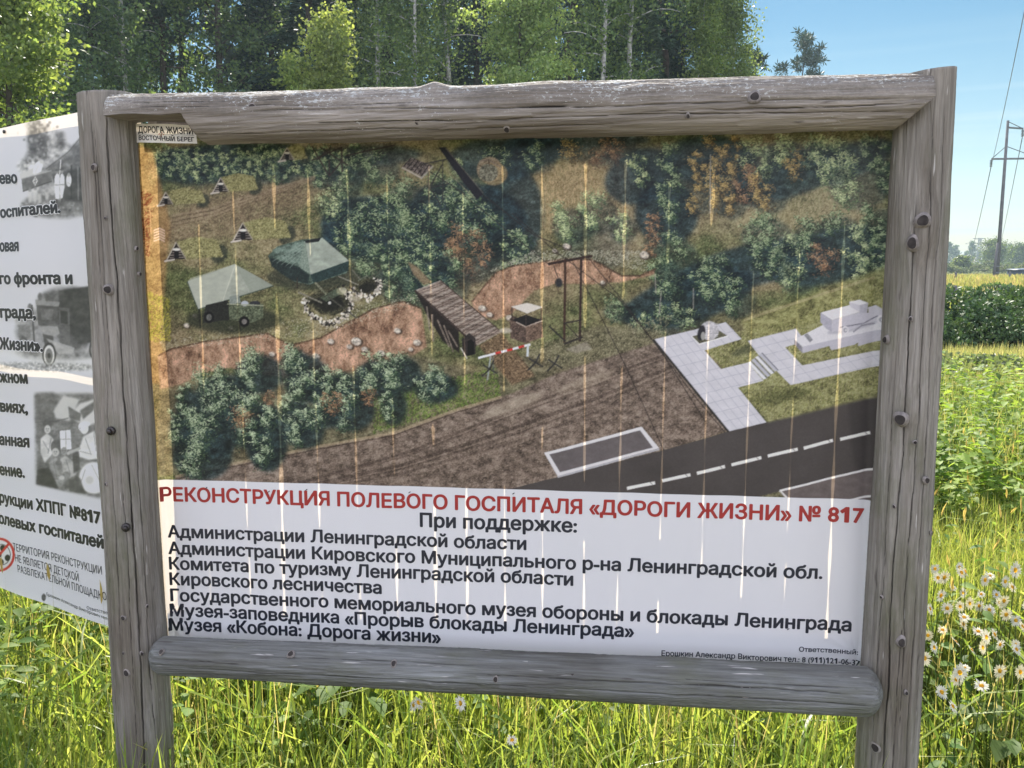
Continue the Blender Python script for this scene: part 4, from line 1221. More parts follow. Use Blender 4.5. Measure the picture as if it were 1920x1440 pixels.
lettering(sticker, 'ДОРОГА ЖИЗНИ', (.035, .47), (.955, .50), -.34, M['ink_black'], stk_place, .03, .0008)
lettering(sticker, 'ВОСТОЧНЫЙ БЕРЕГ', (.04, .86), (.965, .90), -.24, M['ink_black'], stk_place, .03, .0008)
ln = np.linspace(.02, .97, 24)
mesh('rule_line', np.vstack([stk(ln, .545 + 0 * ln, .0008), stk(ln, .56 + 0 * ln, .0008)]), [np.stack([np.arange(23), np.arange(1, 24), np.arange(25, 48), np.arange(24, 47)], -1)], M['ink_black'], sticker)
hm = np.array([[.40, .57], [.42, .50], [.435, .66], [.46, .42], [.475, .58], [.49, .52]])
hv = np.vstack([stk(hm[:, 0], hm[:, 1], .0011), stk(hm[:, 0] + .008, hm[:, 1] + .02, .0011)])
mesh('red_scribble', hv, [np.stack([np.arange(5), np.arange(1, 6), np.arange(7, 12), np.arange(6, 11)], -1)], M['ink_red'], sticker)

# ------------------------------------------------------------------ the second banner, receding to the left behind the post
A2 = Vector((-1.0, .085, 0)); U2 = Vector((-.886, .464, 0)).normalized(); N2 = Vector((U2.y, -U2.x, 0)); N2 = N2 if N2.y < 0 else -N2


def P2(px, py):
    p = on_plane(px, py, A2, N2)
    return (p - A2).dot(U2), p.z


s0, zt0 = P2(0, 240); s1, zt1 = P2(155, 208); sb0, zb0 = P2(0, 1102); sb1, zb1 = P2(203, 1175)
kt, kb = (zt0 - zt1) / (s0 - s1), (zb0 - zb1) / (sb0 - sb1)
TOP2 = lambda s: zt1 + kt * (s - s1)
BOT2 = lambda s: zb1 + kb * (s - sb1)


def pt2(s, z, off=0):
    s = np.asarray(s, float); z = np.asarray(z, float)
    sl2 = .0025 * np.sin(s * 16 + z * 3) + .0015 * np.sin(z * 21)
    return np.stack([A2.x + U2.x * s + N2.x * (off + sl2), A2.y + U2.y * s + N2.y * (off + sl2), z], -1)


Q = Canvas(-30, 190, 215, 1190, (206, 206, 220))
qn = fbm(Q.h, Q.w, 16, 12, 4, 51, .65); qf = fbm(Q.h, Q.w, 3, 3, 2, 52, .8)
G = lambda v: (v, v * .995, v * 1.03)
# photograph 1: tents among birches, white coats, stretcher
for (x, y, rx, ry, v, a) in [(100, 320, 60, 60, 176, .6), (110, 385, 70, 24, 128, .75), (66, 262, 14, 42, 104, .9), (82, 268, 12, 34, 126, .8), (60, 232, 12, 12, 130, .7), (102, 272, 18, 28, 156, .7), (116, 262, 8, 16, 140, .6), (148, 330, 26, 62, 100, .85), (146, 380, 40, 22, 112, .8), (50, 312, 18, 14, 186, .8)]:
    Q.ell(x, y, rx, ry, G(v), a, 7, 0, qn, .7)
for k in range(70): Q.ell(prg.normal(74, 14), prg.uniform(225, 308), prg.uniform(1.5, 4), prg.uniform(1.5, 4), G(prg.choice([80, 100, 190, 170])), .7, 1)
for k in range(90): Q.ell(prg.uniform(40, 172), prg.uniform(378, 408), prg.uniform(1.5, 4), prg.uniform(1, 2.5), G(prg.choice([84, 110, 180, 200])), .6, 1)
Q.poly([(86, 316), (128, 284), (150, 258), (180, 244), (180, 300), (150, 318), (96, 330)], G(122), .85, 3, qn, .3); Q.poly([(96, 328), (152, 312), (180, 306), (180, 378), (118, 378)], G(72), .9, 3, qn, .3)
Q.line([(86, 317), (128, 285), (150, 259)], 1.6, G(90)); Q.line([(150, 312), (178, 306)], 2, G(150)); Q.line([(114, 300), (112, 326)], 1.6, G(226)); Q.line([(134, 310), (134, 372)], 2, G(50)); Q.line([(146, 312), (147, 374)], 2.4, G(140))
Q.poly([(37, 326), (66, 316), (66, 326), (38, 336)], G(200)); Q.poly([(40, 335), (96, 320), (97, 340), (43, 360)], G(118)); Q.line([(40, 335), (96, 320)], 1.6, G(190)); Q.line([(43, 359), (97, 340)], 1.6, G(60))
Q.poly([(66, 331), (71, 339), (66, 348), (61, 340)], G(228)); Q.line([(66, 334), (66, 345)], 2, G(120)); Q.line([(63, 340), (69, 339)], 2, G(120))
Q.poly([(62, 326), (63, 312), (70, 303), (78, 303), (80, 310), (77, 322)], G(236)); Q.ell(78, 303, 4, 4, G(196)); Q.line([(66, 324), (72, 310)], 1.2, G(180))
Q.poly([(102, 346), (103, 330), (107, 325), (112, 328), (113, 350), (111, 373), (104, 373)], G(238)); Q.ell(107, 322, 3.4, 4, G(150)); Q.ell(107, 319, 3.6, 2, G(90))
Q.poly([(112, 346), (113, 328), (117, 325), (121, 332), (121, 350), (117, 372), (113, 372)], G(224)); Q.ell(116, 321, 3.2, 4, G(160)); Q.ell(116, 318, 3.6, 2, G(100)); Q.line([(102, 347), (121, 346)], 1.4, G(110)); Q.line([(112, 330), (112, 372)], 1.2, G(140))
Q.ell(129, 338, 5, 12, G(226)); Q.ell(129, 328, 3, 4, G(170)); Q.line([(126, 342), (133, 346)], 1.2, G(150)); Q.line([(106, 373), (106, 380)], 2, G(60)); Q.line([(116, 372), (116, 379)], 2, G(60))
for (x, y, h) in [(56, 368, 13), (66, 366, 14), (74, 370, 11), (88, 366, 9)]: Q.ell(x, y, 4, h, G(206), .75, 2); Q.ell(x, y - h * .9, 3, 3.4, G(150), .9, 1)
for k in range(3): Q.line([(150 + k, 226 + k * 16), (166, 232 + k * 16)], 3, G(110), .8)
# photograph 2: old lorry
for (x, y, rx, ry, v, a) in [(120, 570, 50, 30, 96, .85), (140, 600, 40, 60, 70, .9), (70, 620, 40, 40, 130, .6), (110, 660, 80, 14, 140, .7), (60, 600, 30, 20, 150, .5)]:
    Q.ell(x, y, rx, ry, G(v), a, 9, 0, qn, .45)
Q.poly([(110, 545), (180, 535), (190, 640), (150, 645), (112, 600)], G(62), .95, 2, qn, .3)
Q.poly([(66, 562), (112, 566), (110, 575), (68, 572)], G(150)); Q.poly([(68, 572), (110, 575), (106, 612), (72, 610)], G(92), 1, 0, qn, .2); Q.poly([(76, 578), (100, 580), (98, 600), (78, 600)], G(120))
Q.poly([(110, 576), (130, 578), (132, 648), (112, 648)], G(104)); Q.poly([(113, 582), (127, 584), (127, 608), (114, 606)], G(58))
Q.poly([(76, 612), (108, 612), (112, 626), (96, 634), (80, 632)], G(158)); Q.poly([(80, 626), (100, 630), (100, 644), (84, 646)], G(84)); Q.poly([(86, 634), (140, 652), (138, 662), (110, 664)], G(176), .9)
Q.ell(92, 664, 13, 22, G(60)); Q.ell(92, 666, 10, 19, G(206)); Q.ell(92, 667, 7, 14, G(120)); Q.ell(92, 667, 3, 5, G(60)); Q.ell(176, 655, 9, 18, G(70)); Q.ell(177, 656, 6, 14, G(200)); Q.ell(178, 656, 4, 9, G(90))
Q.poly([(34, 610), (56, 606), (58, 634), (36, 636)], G(136), 1, 1); Q.ell(44, 644, 8, 14, G(96)); Q.ell(44, 645, 5, 9, G(170)); Q.line([(60, 572), (64, 640)], 3, G(80))
for (x, y) in [(75, 556), (88, 558), (56, 576)]: Q.ell(x, y, 4, 7, G(90), .8, 1)
Q.ell(60, 686, 120, 7, G(150), .5, 4, 0, qf, .6)
strip_ = [(-30, 672), (60, 668), (215, 662), (215, 690), (120, 688), (-30, 690)]
Q.ell(110, 690, 70, 6, G(170), .7, 4, 0, qf, .5)
# photograph 3: ward with children and a nurse
Q.poly([(66, 738), (190, 738), (190, 934), (68, 908)], G(128), 1, 6, qn, .25)
Q.poly([(66, 738), (100, 736), (112, 760), (104, 790), (76, 800), (66, 790)], G(112), .8, 6); Q.poly([(100, 770), (118, 742), (150, 748), (130, 790), (104, 784)], G(206), .9, 3)
Q.poly([(128, 780), (150, 756), (190, 745), (190, 790), (160, 800)], G(214), .9, 3); Q.poly([(150, 770), (180, 750), (186, 760), (156, 786)], G(110), .9, 2)
Q.poly([(112, 808), (132, 806), (134, 842), (114, 844)], G(226)); Q.line([(123, 808), (124, 842)], 1.4, G(150)); Q.line([(112, 824), (133, 823)], 1.4, G(150))
Q.ell(89, 797, 8, 12, G(96)); Q.ell(89, 805, 6, 8, G(196)); Q.poly([(76, 822), (88, 812), (100, 822), (102, 846), (84, 868), (76, 850)], G(202), 1, 1, qn, .15)
Q.ell(104, 838, 9, 13, G(100)); Q.ell(104, 848, 7, 8, G(190)); Q.poly([(92, 868), (104, 858), (116, 868), (124, 900), (112, 916), (94, 900)], G(150), 1, 1, qn, .2)
Q.ell(120, 846, 6, 8, G(160)); Q.poly([(112, 862), (122, 854), (136, 864), (144, 890), (124, 900)], G(176), 1, 1, qn, .2); Q.ell(124, 892, 8, 8, G(140))
Q.ell(158, 803, 8, 11, G(214)); Q.ell(154, 800, 7, 8, G(232)); Q.poly([(148, 842), (156, 818), (176, 808), (190, 830), (190, 860), (166, 862), (140, 854)], G(218), 1, 2, qn, .1)
Q.ell(176, 896, 28, 30, G(226), 1, 3); Q.ell(168, 900, 8, 8, G(190), .8, 3); Q.poly([(136, 850), (148, 846), (150, 880), (138, 888)], G(84), .9, 1)
Q.poly([(70, 880), (92, 876), (110, 916), (140, 924), (68, 908)], G(64), .9, 2); Q.poly([(128, 900), (150, 896), (160, 925), (130, 922)], G(84), .8, 2); Q.poly([(128, 762), (152, 776), (150, 790), (130, 784)], G(110), .9, 1)
for (x, y) in [(89, 804), (104, 847), (120, 845)]:
    Q.ell(x - 2, y, .9, .8, G(70)); Q.ell(x + 2, y, .9, .8, G(70)); Q.line([(x - 1.6, y + 4), (x + 1.6, y + 4)], 1, G(110))
Q.ell(150, 803, 1, 1, G(80)); Q.line([(146, 806), (149, 807)], 1, G(120)); Q.ell(160, 795, 9, 5, G(240), .9, 1)
for (a_, b_) in [((80, 826), (92, 846)), ((96, 822), (90, 850)), ((160, 822), (170, 850)), ((176, 812), (180, 846)), ((150, 846), (172, 852)), ((100, 866), (108, 900)), ((124, 862), (132, 890)), ((160, 880), (150, 910)), ((172, 872), (186, 900))]:
    Q.line([a_, b_], 1.4, G(120), .7)
Q.poly([(128, 846), (150, 838), (152, 842), (130, 852)], G(180)); Q.ell(128, 850, 3, 3, G(190)); Q.ell(116, 896, 5, 4, G(190)); Q.ell(110, 868, 6, 5, G(110), .8, 1); Q.line([(66, 792), (104, 790), (128, 784)], 1.6, G(90), .8)
# the grain of old prints
dk = np.clip((.80 - Q.a.mean(-1)) * 4, 0, 1)[..., None]
edge_n = fbm(Q.h, Q.w, 7, 5, 3, 53, .7)[..., None]
Q.a = np.clip(Q.a * (1 + dk * (.40 * (edge_n - .5) + .30 * (qn[..., None] - .5) + .25 * (qf[..., None] - .5))) - .10 * dk, 0, 1)
soft_ = (Q.a + np.roll(Q.a, 1, 0) + np.roll(Q.a, -1, 0) + np.roll(Q.a, 1, 1) + np.roll(Q.a, -1, 1)) / 5
Q.a = np.where(dk > 0, soft_ * .80 + .15, Q.a)
# prohibition mark with a football
t_ = np.linspace(0, 2 * np.pi, 40)
Q.ell(-1, 1040, 29, 32, (186, 54, 52)); Q.ell(-1, 1040, 24.5, 27.5, (210, 210, 222)); Q.ell(3, 1040, 17, 20, G(70)); Q.ell(3, 1040, 15.6, 18.6, G(214))
for (x, y) in [(5, 1028), (14, 1046), (-2, 1040), (2, 1054), (-10, 1030)]: Q.ell(x, y, 5, 6, G(40))
Q.line([(18, 1018), (-20, 1062)], 4.5, (186, 54, 52))
Q.ell(82, 1120, 4, 7, G(70), .9, 0, 0, qf, .5)

ss = np.concatenate([np.linspace(-.035, sb0 + .05, 300), np.linspace(sb0 + .07, 1.75, 26)])
vv = np.linspace(0, 1, 640)
S2, V2 = np.meshgrid(ss, vv)
Z2 = BOT2(S2) + (TOP2(S2) - BOT2(S2)) * V2
pts2 = pt2(S2.ravel(), Z2.ravel())
qx, qy = proj(pts2[:, 0], pts2[:, 1], pts2[:, 2])
c2 = sample(Q, qx, qy); c2[qx < -28] = WHITE
ban2 = empty('text_banner', tuple(pt2(0, BOT2(0)).ravel()))
tag(ban2, 'white vinyl banner with bold black text and grey old photographs behind the left post', 'banner')
mesh('printed_sheet', pts2, [grid_faces(len(vv), len(ss))[:, ::-1]], M['print'], ban2, {'print': c2})


def text2(body, right, left_y, capx, mat=None, left=None, bold=.055, halo=True, lift=.0012):
    """right: pixel where the baseline ends; left: pixel where it starts (by default just out of view)"""
    b = P2(*right); a = P2(*(left if left else (-1, left_y)))
    capz = P2(right[0], right[1] - capx)[1] - b[1]
    if halo: lettering(ban2, body, a, b, capz, M['white_halo'], lambda u, v, l: pt2(u, v, l), bold + .06, lift * .5, 'letter_outline')
    lettering(ban2, body, a, b, capz, mat or M['ink_black'], lambda u, v, l: pt2(u, v, l), bold, lift)


text2('ево', (35, 343), 344, 21); text2('оспиталей.', (112.5, 398), 408, 21); text2('овая', (37, 470), 471, 21); text2('го фронта и', (137, 532), 532, 22)
text2('града,', (68.5, 597), 595, 22); text2('Жизни».', (82, 658.6), 654, 22); text2('жном', (55, 718.6), 716, 21); text2('виях,', (54, 775), 771, 21)
text2('анная', (58, 838), 833, 21); text2('ение.', (49, 895), 889.5, 21); text2('рукции ХППГ №817', (190, 982), 942, 22, left=(-2, 941)); text2('олевых госпиталей', (196, 1028), 980, 22, left=(-2, 980))
text2('ТЕРРИТОРИЯ РЕКОНСТРУКЦИИ', (193, 1077), 0, 15.5, left=(27, 1031), bold=.0, halo=False)
text2('НЕ ЯВЛЯЕТСЯ ДЕТСКОЙ', (150, 1090), 0, 15, left=(31, 1052), bold=.0, halo=False)
text2('РАЗВЛЕКАТЕЛЬНОЙ ПЛОЩАДКОЙ', (208, 1129), 0, 15, left=(35, 1072), bold=.0, halo=False)
text2('Ответственный:', (222, 1158), 0, 6.5, left=(164, 1142), bold=.0, halo=False)
text2('Ерошкин Александр Викторович тел.: 8 (911)121-06-37', (258, 1186), 0, 6.5, left=(86, 1117), bold=.0, halo=False)
p = P2(8, 247); nl = MB(); q = pt2(*p, .002).ravel()
nl.tube([tuple(q), tuple(q + np.array(N2) * .004)], .0055, 12); nl.build('nail', M['bolt'], ban2)
# its own log frame, hidden behind it but for the gaps: boards, rails and an outer post
frame2 = empty('log_frame', (A2.x + U2.x * 1.75, A2.y + U2.y * 1.75, 0))
tag(frame2, 'grey log frame with horizontal boards behind the white text banner', 'frame')
pb = pt2(1.80, 0).ravel()
f2 = MB()
f2.tube([(pb[0], pb[1] + .06, -.4), (pb[0], pb[1] + .06, 1.0), (pb[0], pb[1] + .06, 2.15)], [.075, .07, .068], 20)
o = f2.build('post', M['wood'], frame2, True)
seamz = lambda s: P2(100, 677)[1] + 0 * s
hz = P2(100, 690)[1]; hz2 = P2(100, 668)[1]
rows = [(.478, .62), (.622, .80), (.802, .99), (.992, hz), (hz2, 1.45), (1.452, 1.66), (1.662, 1.86), (1.862, 2.012)]
for i, (a, b) in enumerate(rows):
    ofs = -.022 - (.006 if i % 2 else 0)
    c0, c1 = pt2(.03, 0, ofs).ravel(), pt2(1.78, 0, ofs).ravel()
    d = np.array(N2) * -.018
    V = []
    for zq in (a, b): V += [(c0[0], c0[1], zq), (c1[0], c1[1], zq), (c1[0] + d[0], c1[1] + d[1], zq), (c0[0] + d[0], c0[1] + d[1], zq)]
    mesh('plank', V, [[[0, 1, 2, 3][::-1], [4, 5, 6, 7], [0, 1, 5, 4], [1, 2, 6, 5], [2, 3, 7, 6], [3, 0, 4, 7]]], M['plank'], frame2, {'crack': np.zeros(8)}, smooth=False)
for zq in (.75, 1.8):
    rb = MB(); c0, c1 = pt2(.05, 0, -.085).ravel(), pt2(1.84, 0, -.085).ravel()
    rb.tube([(c0[0], c0[1], zq), (c1[0], c1[1], zq)], [.032, .034], 14); rb.build('rail', M['wood'], frame2, True)

# ------------------------------------------------------------------ ground, grass and low plants
def ground_mat():
    m, n, l, out = new_mat('meadow_soil')
    b = n.new('ShaderNodeBsdfPrincipled')
    v = mapping(n, l, (1, 1, 1))
    a = noise_node(n, l, v, .35, 6, .6); c = noise_node(n, l, v, 9, 5, .7)
    r = ramp(n, [(.35, (.055, .075, .02)), (.5, (.10, .12, .032)), (.65, (.17, .155, .06))]); l.new(a.outputs[0], r.inputs[0])
    r2 = ramp(n, [(.3, (.55, .55, .5)), (.7, (1.2, 1.2, 1.1))]); l.new(c.outputs[0], r2.inputs[0])
    l.new(mixc(n, l, 1.0, r.outputs[0], r2.outputs[0], 'MULTIPLY'), b.inputs['Base Color'])
    b.inputs['Roughness'].default_value = .95; b.inputs['Specular IOR Level'].default_value = .1
    bp = n.new('ShaderNodeBump'); bp.inputs['Distance'].default_value = .05; l.new(c.outputs[0], bp.inputs['Height']); l.new(bp.outputs[0], b.inputs['Normal'])
    l.new(b.outputs[0], out.inputs[0])
    return m


gx = np.unique(np.concatenate([-np.geomspace(4, 1600, 40), np.linspace(-4, 4, 30), np.geomspace(4, 1600, 40)]))
GX, GY = np.meshgrid(gx, gx)


def hgt(x, y):
    d = np.hypot(x, y)
    return np.clip((d - 8) / 20, 0, 1) * (.18 * np.sin(x * .11 + 1) * np.sin(y * .09) + .05 * np.sin(x * .37) * np.cos(y * .31))


o = mesh('ground', np.stack([GX.ravel(), GY.ravel(), hgt(GX, GY).ravel()], -1), [grid_faces(len(gx), len(gx))], ground_mat())
tag(o, kind='structure')
pm = plain_mat('bounce_sand', (.34, .29, .22), .95, .1, .3, 25)  # sandy sheet added out of view to bounce light onto the board's front
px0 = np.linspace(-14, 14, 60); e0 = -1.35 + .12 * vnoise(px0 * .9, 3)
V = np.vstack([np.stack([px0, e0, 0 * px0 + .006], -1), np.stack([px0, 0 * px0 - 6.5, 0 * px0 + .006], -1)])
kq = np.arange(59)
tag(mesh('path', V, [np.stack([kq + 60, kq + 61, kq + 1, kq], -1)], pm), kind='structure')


def sector(n, p0, p1, d0, d1, power=1.0):
    """random ground points seen between the columns p0..p1 at distances d0..d1"""
    px = rng.uniform(p0, p1, n); D = d0 + (d1 - d0) * rng.random(n) ** power
    k = (px - 960) / FPX * cp
    return CAM.x + D * (V_RIGHT.x * k - sh), CAM.y + D * (V_RIGHT.y * k + ch_)


def blade_mesh(name, parts, mat):
    Vs, F4, F3, Cs, off = [], [], [], [], 0
    for (x, y, h, w, lean, col) in parts:
        n = len(x); az = rng.uniform(0, 2 * np.pi, n); wa = rng.uniform(0, 2 * np.pi, n)
        dx, dy = np.cos(az) * lean * h, np.sin(az) * lean * h
        wx, wy = np.cos(wa) * w / 2, np.sin(wa) * w / 2
        z0 = hgt(x, y) - .01
        rows = []
        for t, ww in ((0, .8), (.38, 1.0), (.75, .66)):
            cx_, cy_, cz_ = x + dx * t ** 2, y + dy * t ** 2, z0 + h * (t - .22 * lean * t ** 2)
            rows.append(np.stack([cx_ - wx * ww, cy_ - wy * ww, cz_], -1)); rows.append(np.stack([cx_ + wx * ww, cy_ + wy * ww, cz_], -1))
        rows.append(np.stack([x + dx * 1.05, y + dy * 1.05, z0 + h * (1 - .38 * lean)], -1))
        V = np.stack(rows, 1).reshape(-1, 3)
        b = np.arange(n)[:, None] * 7 + off
        F4.append((b[:, None, :] + np.array([[0, 1, 3, 2], [2, 3, 5, 4]])[None]).reshape(-1, 4)); F3.append((b + np.array([[4, 5, 6]])).reshape(-1, 3))
        Vs.append(V); Cs.append(np.repeat(col, 7, axis=0)); off += n * 7
    return mesh(name, np.vstack(Vs), [np.vstack(F4), np.vstack(F3)], mat, None, {'tint': np.vstack(Cs)}, True)


def pal(n, cols, wts, var=.25):
    cols = np.array(cols); i = rng.choice(len(cols), n, p=np.array(wts) / sum(wts))
    return cols[i] * rng.uniform(1 - var, 1 + var, (n, 1))


# leaves with a fold along the midrib: n of them at once
def unit(a): return a / np.maximum(np.linalg.norm(a, axis=1, keepdims=True), 1e-9)


def leaf_geo(p, d, nrm, L, W, fold=.25, droop=.2):
    d = unit(d); s = unit(np.cross(d, nrm)); u = np.cross(s, d)
    L = np.broadcast_to(L, len(p))[:, None]; W = np.broadcast_to(W, len(p))[:, None] / 2
    q = lambda t, k, f: p + d * L * t + s * W * k + u * (W * abs(k) * f) - u * (L * droop * t * t)
    V = np.stack([p, q(.3, -.85, fold), q(.3, 0, 0), q(.3, .85, fold), q(.62, -.8, fold), q(.62, 0, 0), q(.62, .8, fold), q(1, 0, 0)], 1).reshape(-1, 3)
    b = np.arange(len(p))[:, None, None] * 8
    F3 = (b + np.array([[0, 2, 1], [0, 3, 2], [4, 5, 7], [5, 6, 7]])[None]).reshape(-1, 3)
    F4 = (b + np.array([[1, 2, 5, 4], [2, 3, 6, 5]])[None]).reshape(-1, 4)
    return V, F4, F3


GREENS = [(.24, .31, .07), (.32, .37, .10), (.13, .21, .06), (.44, .40, .22), (.38, .41, .14)]


def clump(x, y, s, k):
    """gather random points into tufts"""
    m_ = max(1, len(x) // k); i = rng.integers(0, m_, len(x))
    return x[:m_][i] + rng.normal(0, s, len(x)), y[:m_][i] + rng.normal(0, s, len(x))


n1 = 88000
x, y = rng.uniform(-4.6, 4.4, n1), rng.uniform(-.95, 5.2, n1)
xt, yt = clump(x, y, .06, 14); sel = rng.random(n1) < .65; x = np.where(sel, xt, x); y = np.where(sel, yt, y)
patch = .5 + .5 * np.sin(x * 1.7 + 2 * np.sin(y * 1.1)) * np.cos(y * 1.9 + x)
hh = rng.uniform(.16, .46, n1) * (.75 + .45 * patch); ww = rng.uniform(.0035, .0085, n1)
kx = ((x - CAM.x) * V_RIGHT.x + (y - CAM.y) * V_RIGHT.y); kd = np.maximum((x - CAM.x) * -sh + (y - CAM.y) * ch_, .1)
colx = 960 + kx / kd * FPX / cp
hh = np.where((colx > 1700) & (kd < 3.4), hh * .55, hh)                # shorter among the daisies
near = [(x, y, hh, ww, np.abs(rng.normal(.35, .3, n1)), pal(n1, GREENS, [6, 4, 3, .45, 1.4]))]
n2 = 2600                                       # broad arching blades
x, y = rng.uniform(-3.6, 3.4, n2), rng.uniform(.1, 4.2, n2)
near.append((x, y, rng.uniform(.35, .62, n2), rng.uniform(.010, .017, n2), rng.uniform(.5, 1.15, n2), pal(n2, [(.26, .34, .07), (.33, .39, .12), (.19, .28, .06)], [3, 2, 2])))
n3 = 2800                                       # dry stalks
x, y = rng.uniform(-3.6, 3.6, n3), rng.uniform(.1, 5, n3)
near.append((x, y, rng.uniform(.3, .62, n3), rng.uniform(.002, .004, n3), np.abs(rng.normal(.15, .15, n3)), pal(n3, [(.44, .37, .19), (.33, .24, .14)], [3, 1])))
sx_, sy_ = rng.uniform(-3.4, 3.4, 700), rng.uniform(.12, 3.8, 700)      # seed heads on thin stalks
sh_ = rng.uniform(.34, .62, 700)
n7b = 2600                                      # grass growing up through the weed patch
x, y = sector(n7b, 1660, 2080, 4.6, 8.6); x, y = clump(x, y, .08, 16)
near.append((x, y, rng.uniform(.4, .85, n7b), rng.uniform(.004, .008, n7b), np.abs(rng.normal(.2, .18, n7b)), pal(n7b, [(.24, .29, .09), (.16, .22, .06), (.40, .36, .17)], [3, 3, 1])))
near.append((sx_, sy_, sh_, np.full(700, .0022), np.zeros(700) + .02, pal(700, [(.34, .32, .13)], [1])))
n4 = 16000                                      # taller tufts to the right of the post
x, y = sector(n4, 1700, 2060, 3.25, 5.6); x, y = clump(x, y, .05, 20)
near.append((x, y, rng.uniform(.2, .5, n4), rng.uniform(.003, .007, n4), np.abs(rng.normal(.22, .2, n4)), pal(n4, [(.33, .37, .10), (.25, .31, .08), (.44, .41, .19), (.14, .2, .06)], [4, 4, 1, 2])))
o = blade_mesh('meadow_grass', near, M['grass']); tag(o, kind='stuff')
mid = []
n5 = 50000
x, y = sector(n5, 1600, 2150, 7.6, 12.6, 1.1); x, y = clump(x, y, .12, 9)
mid.append((x, y, rng.uniform(.2, .42, n5), rng.uniform(.006, .013, n5), np.abs(rng.normal(.25, .2, n5)), pal(n5, [(.18, .23, .06), (.26, .28, .09), (.40, .36, .19), (.12, .17, .05)], [4, 3, 1.6, 3])))
n6 = 26000                                      # seed heads over the middle meadow
x, y = sector(n6, 1640, 2100, 8.8, 12.2); x, y = clump(x, y, .15, 7)
mid.append((x, y, rng.uniform(.34, .56, n6), rng.uniform(.005, .010, n6), np.abs(rng.normal(.12, .1, n6)), pal(n6, [(.38, .37, .18), (.28, .30, .12), (.46, .40, .24)], [3, 3, 1.4])))
n7 = 24000
x, y = sector(n7, -500, 300, 4.5, 14); mid.append((x, y, rng.uniform(.25, .5, n7), rng.uniform(.007, .013, n7), np.abs(rng.normal(.3, .2, n7)), pal(n7, GREENS, [5, 4, 3, .6, 2])))
n8 = 30000
x, y = sector(n8, 200, 1700, 5, 16); mid.append((x, y, rng.uniform(.25, .5, n8), rng.uniform(.008, .014, n8), np.abs(rng.normal(.3, .2, n8)), pal(n8, GREENS, [5, 4, 3, .6, 2])))
P3 = np.stack([sx_, sy_, sh_ * .94], -1); nrm3 = rng.normal(0, 1, (700, 3)); lean3 = np.stack([rng.normal(0, .25, 700), rng.normal(0, .25, 700), np.ones(700)], -1)
V1, A4, A3 = leaf_geo(P3, lean3, nrm3, rng.uniform(.04, .085, 700), .011, .3, .1); V2, B4, B3 = leaf_geo(P3, lean3, np.cross(nrm3, lean3), rng.uniform(.04, .08, 700), .011, .3, .1)
o2 = mesh('seed_heads', np.vstack([V1, V2]), [np.vstack([A4, B4 + len(V1)]), np.vstack([A3, B3 + len(V1)])], M['grass'], None, {'tint': np.tile([[.40, .33, .18]], (len(V1) * 2, 1))}); tag(o2, kind='stuff')
o = blade_mesh('middle_meadow', mid, M['grass']); tag(o, kind='stuff')
far = []
n9 = 56000
x, y = sector(n9, 1560, 2150, 13, 34); far.append((x, y, rng.uniform(.14, .32, n9), rng.uniform(.02, .04, n9), np.abs(rng.normal(.2, .15, n9)), pal(n9, [(.17, .22, .08), (.22, .25, .10), (.28, .28, .14)], [4, 3, 1])))
n10 = 46000
x, y = sector(n10, 1500, 2150, 35, 90); far.append((x, y, rng.uniform(.3, .75, n10), rng.uniform(.04, .09, n10), np.abs(rng.normal(.15, .1, n10)), pal(n10, [(.24, .25, .11), (.19, .22, .09), (.33, .29, .18), (.30, .22, .16)], [4, 3.4, 2, .9])))
n11 = 14000
x, y = sector(n11, -700, 1500, 15, 34); far.append((x, y, rng.uniform(.3, .6, n11), rng.uniform(.03, .05, n11), np.abs(rng.normal(.2, .15, n11)), pal(n11, GREENS, [5, 4, 3, .6, 2])))
o = blade_mesh('field_grass', far, M['grass']); tag(o, kind='stuff')


def weed_arrays(x, y, h, nl, L, cols):
    """upright leafy stems: opposite leaves up each stem"""
    n = len(x); i = np.repeat(np.arange(n), nl); t = np.tile(np.linspace(.18, 1, nl), n)
    lx, ly = rng.normal(0, .10, n), rng.normal(0, .10, n)
    base = np.stack([x[i] + lx[i] * t * h[i], y[i] + ly[i] * t * h[i], hgt(x, y)[i] + h[i] * t], -1)
    a = rng.uniform(0, 6.28, n)[i] + np.tile(np.arange(nl) * 1.62, n) + rng.normal(0, .25, len(i))
    d = np.stack([np.cos(a), np.sin(a), rng.normal(.12, .25, len(i))], -1)
    nr = np.stack([rng.normal(0, .25, len(i)), rng.normal(0, .25, len(i)), np.ones(len(i))], -1)
    LL = L * rng.uniform(.7, 1.25, len(i)) * (1.15 - .5 * t)
    V, F4, F3 = leaf_geo(base, d, nr, LL, LL * .55, .3, .28)
    return V, F4, F3, np.repeat(cols[i] * rng.uniform(.85, 1.15, (len(i), 1)), 8, axis=0)


def weeds(name, x, y, h, nl, L, cols):
    V, F4, F3, C = weed_arrays(x, y, h, nl, L, cols)
    return mesh(name, V, [F4, F3], M['broad_leaf'], None, {'tint': C}, True)


nw = 980
x, y = sector(nw, 1560, 2120, 4.4, 8.8)
o = weeds('nettle_patch', x, y, rng.uniform(.35, .75, nw), 16, .115, pal(nw, [(.20, .29, .085), (.27, .36, .12), (.11, .19, .055)], [3, 2, 2])); tag(o, kind='stuff')
nw = 800
x, y = rng.uniform(-3.8, 3.2, nw), rng.uniform(.12, 3.6, nw)
x, y = clump(x, y, .16, 6)
y = np.maximum(y, .14)
o = weeds('low_weeds', x, y, rng.uniform(.16, .50, nw), 10, .078, pal(nw, [(.25, .34, .11), (.17, .26, .08), (.11, .19, .06)], [1, 1, .7])); tag(o, kind='stuff')


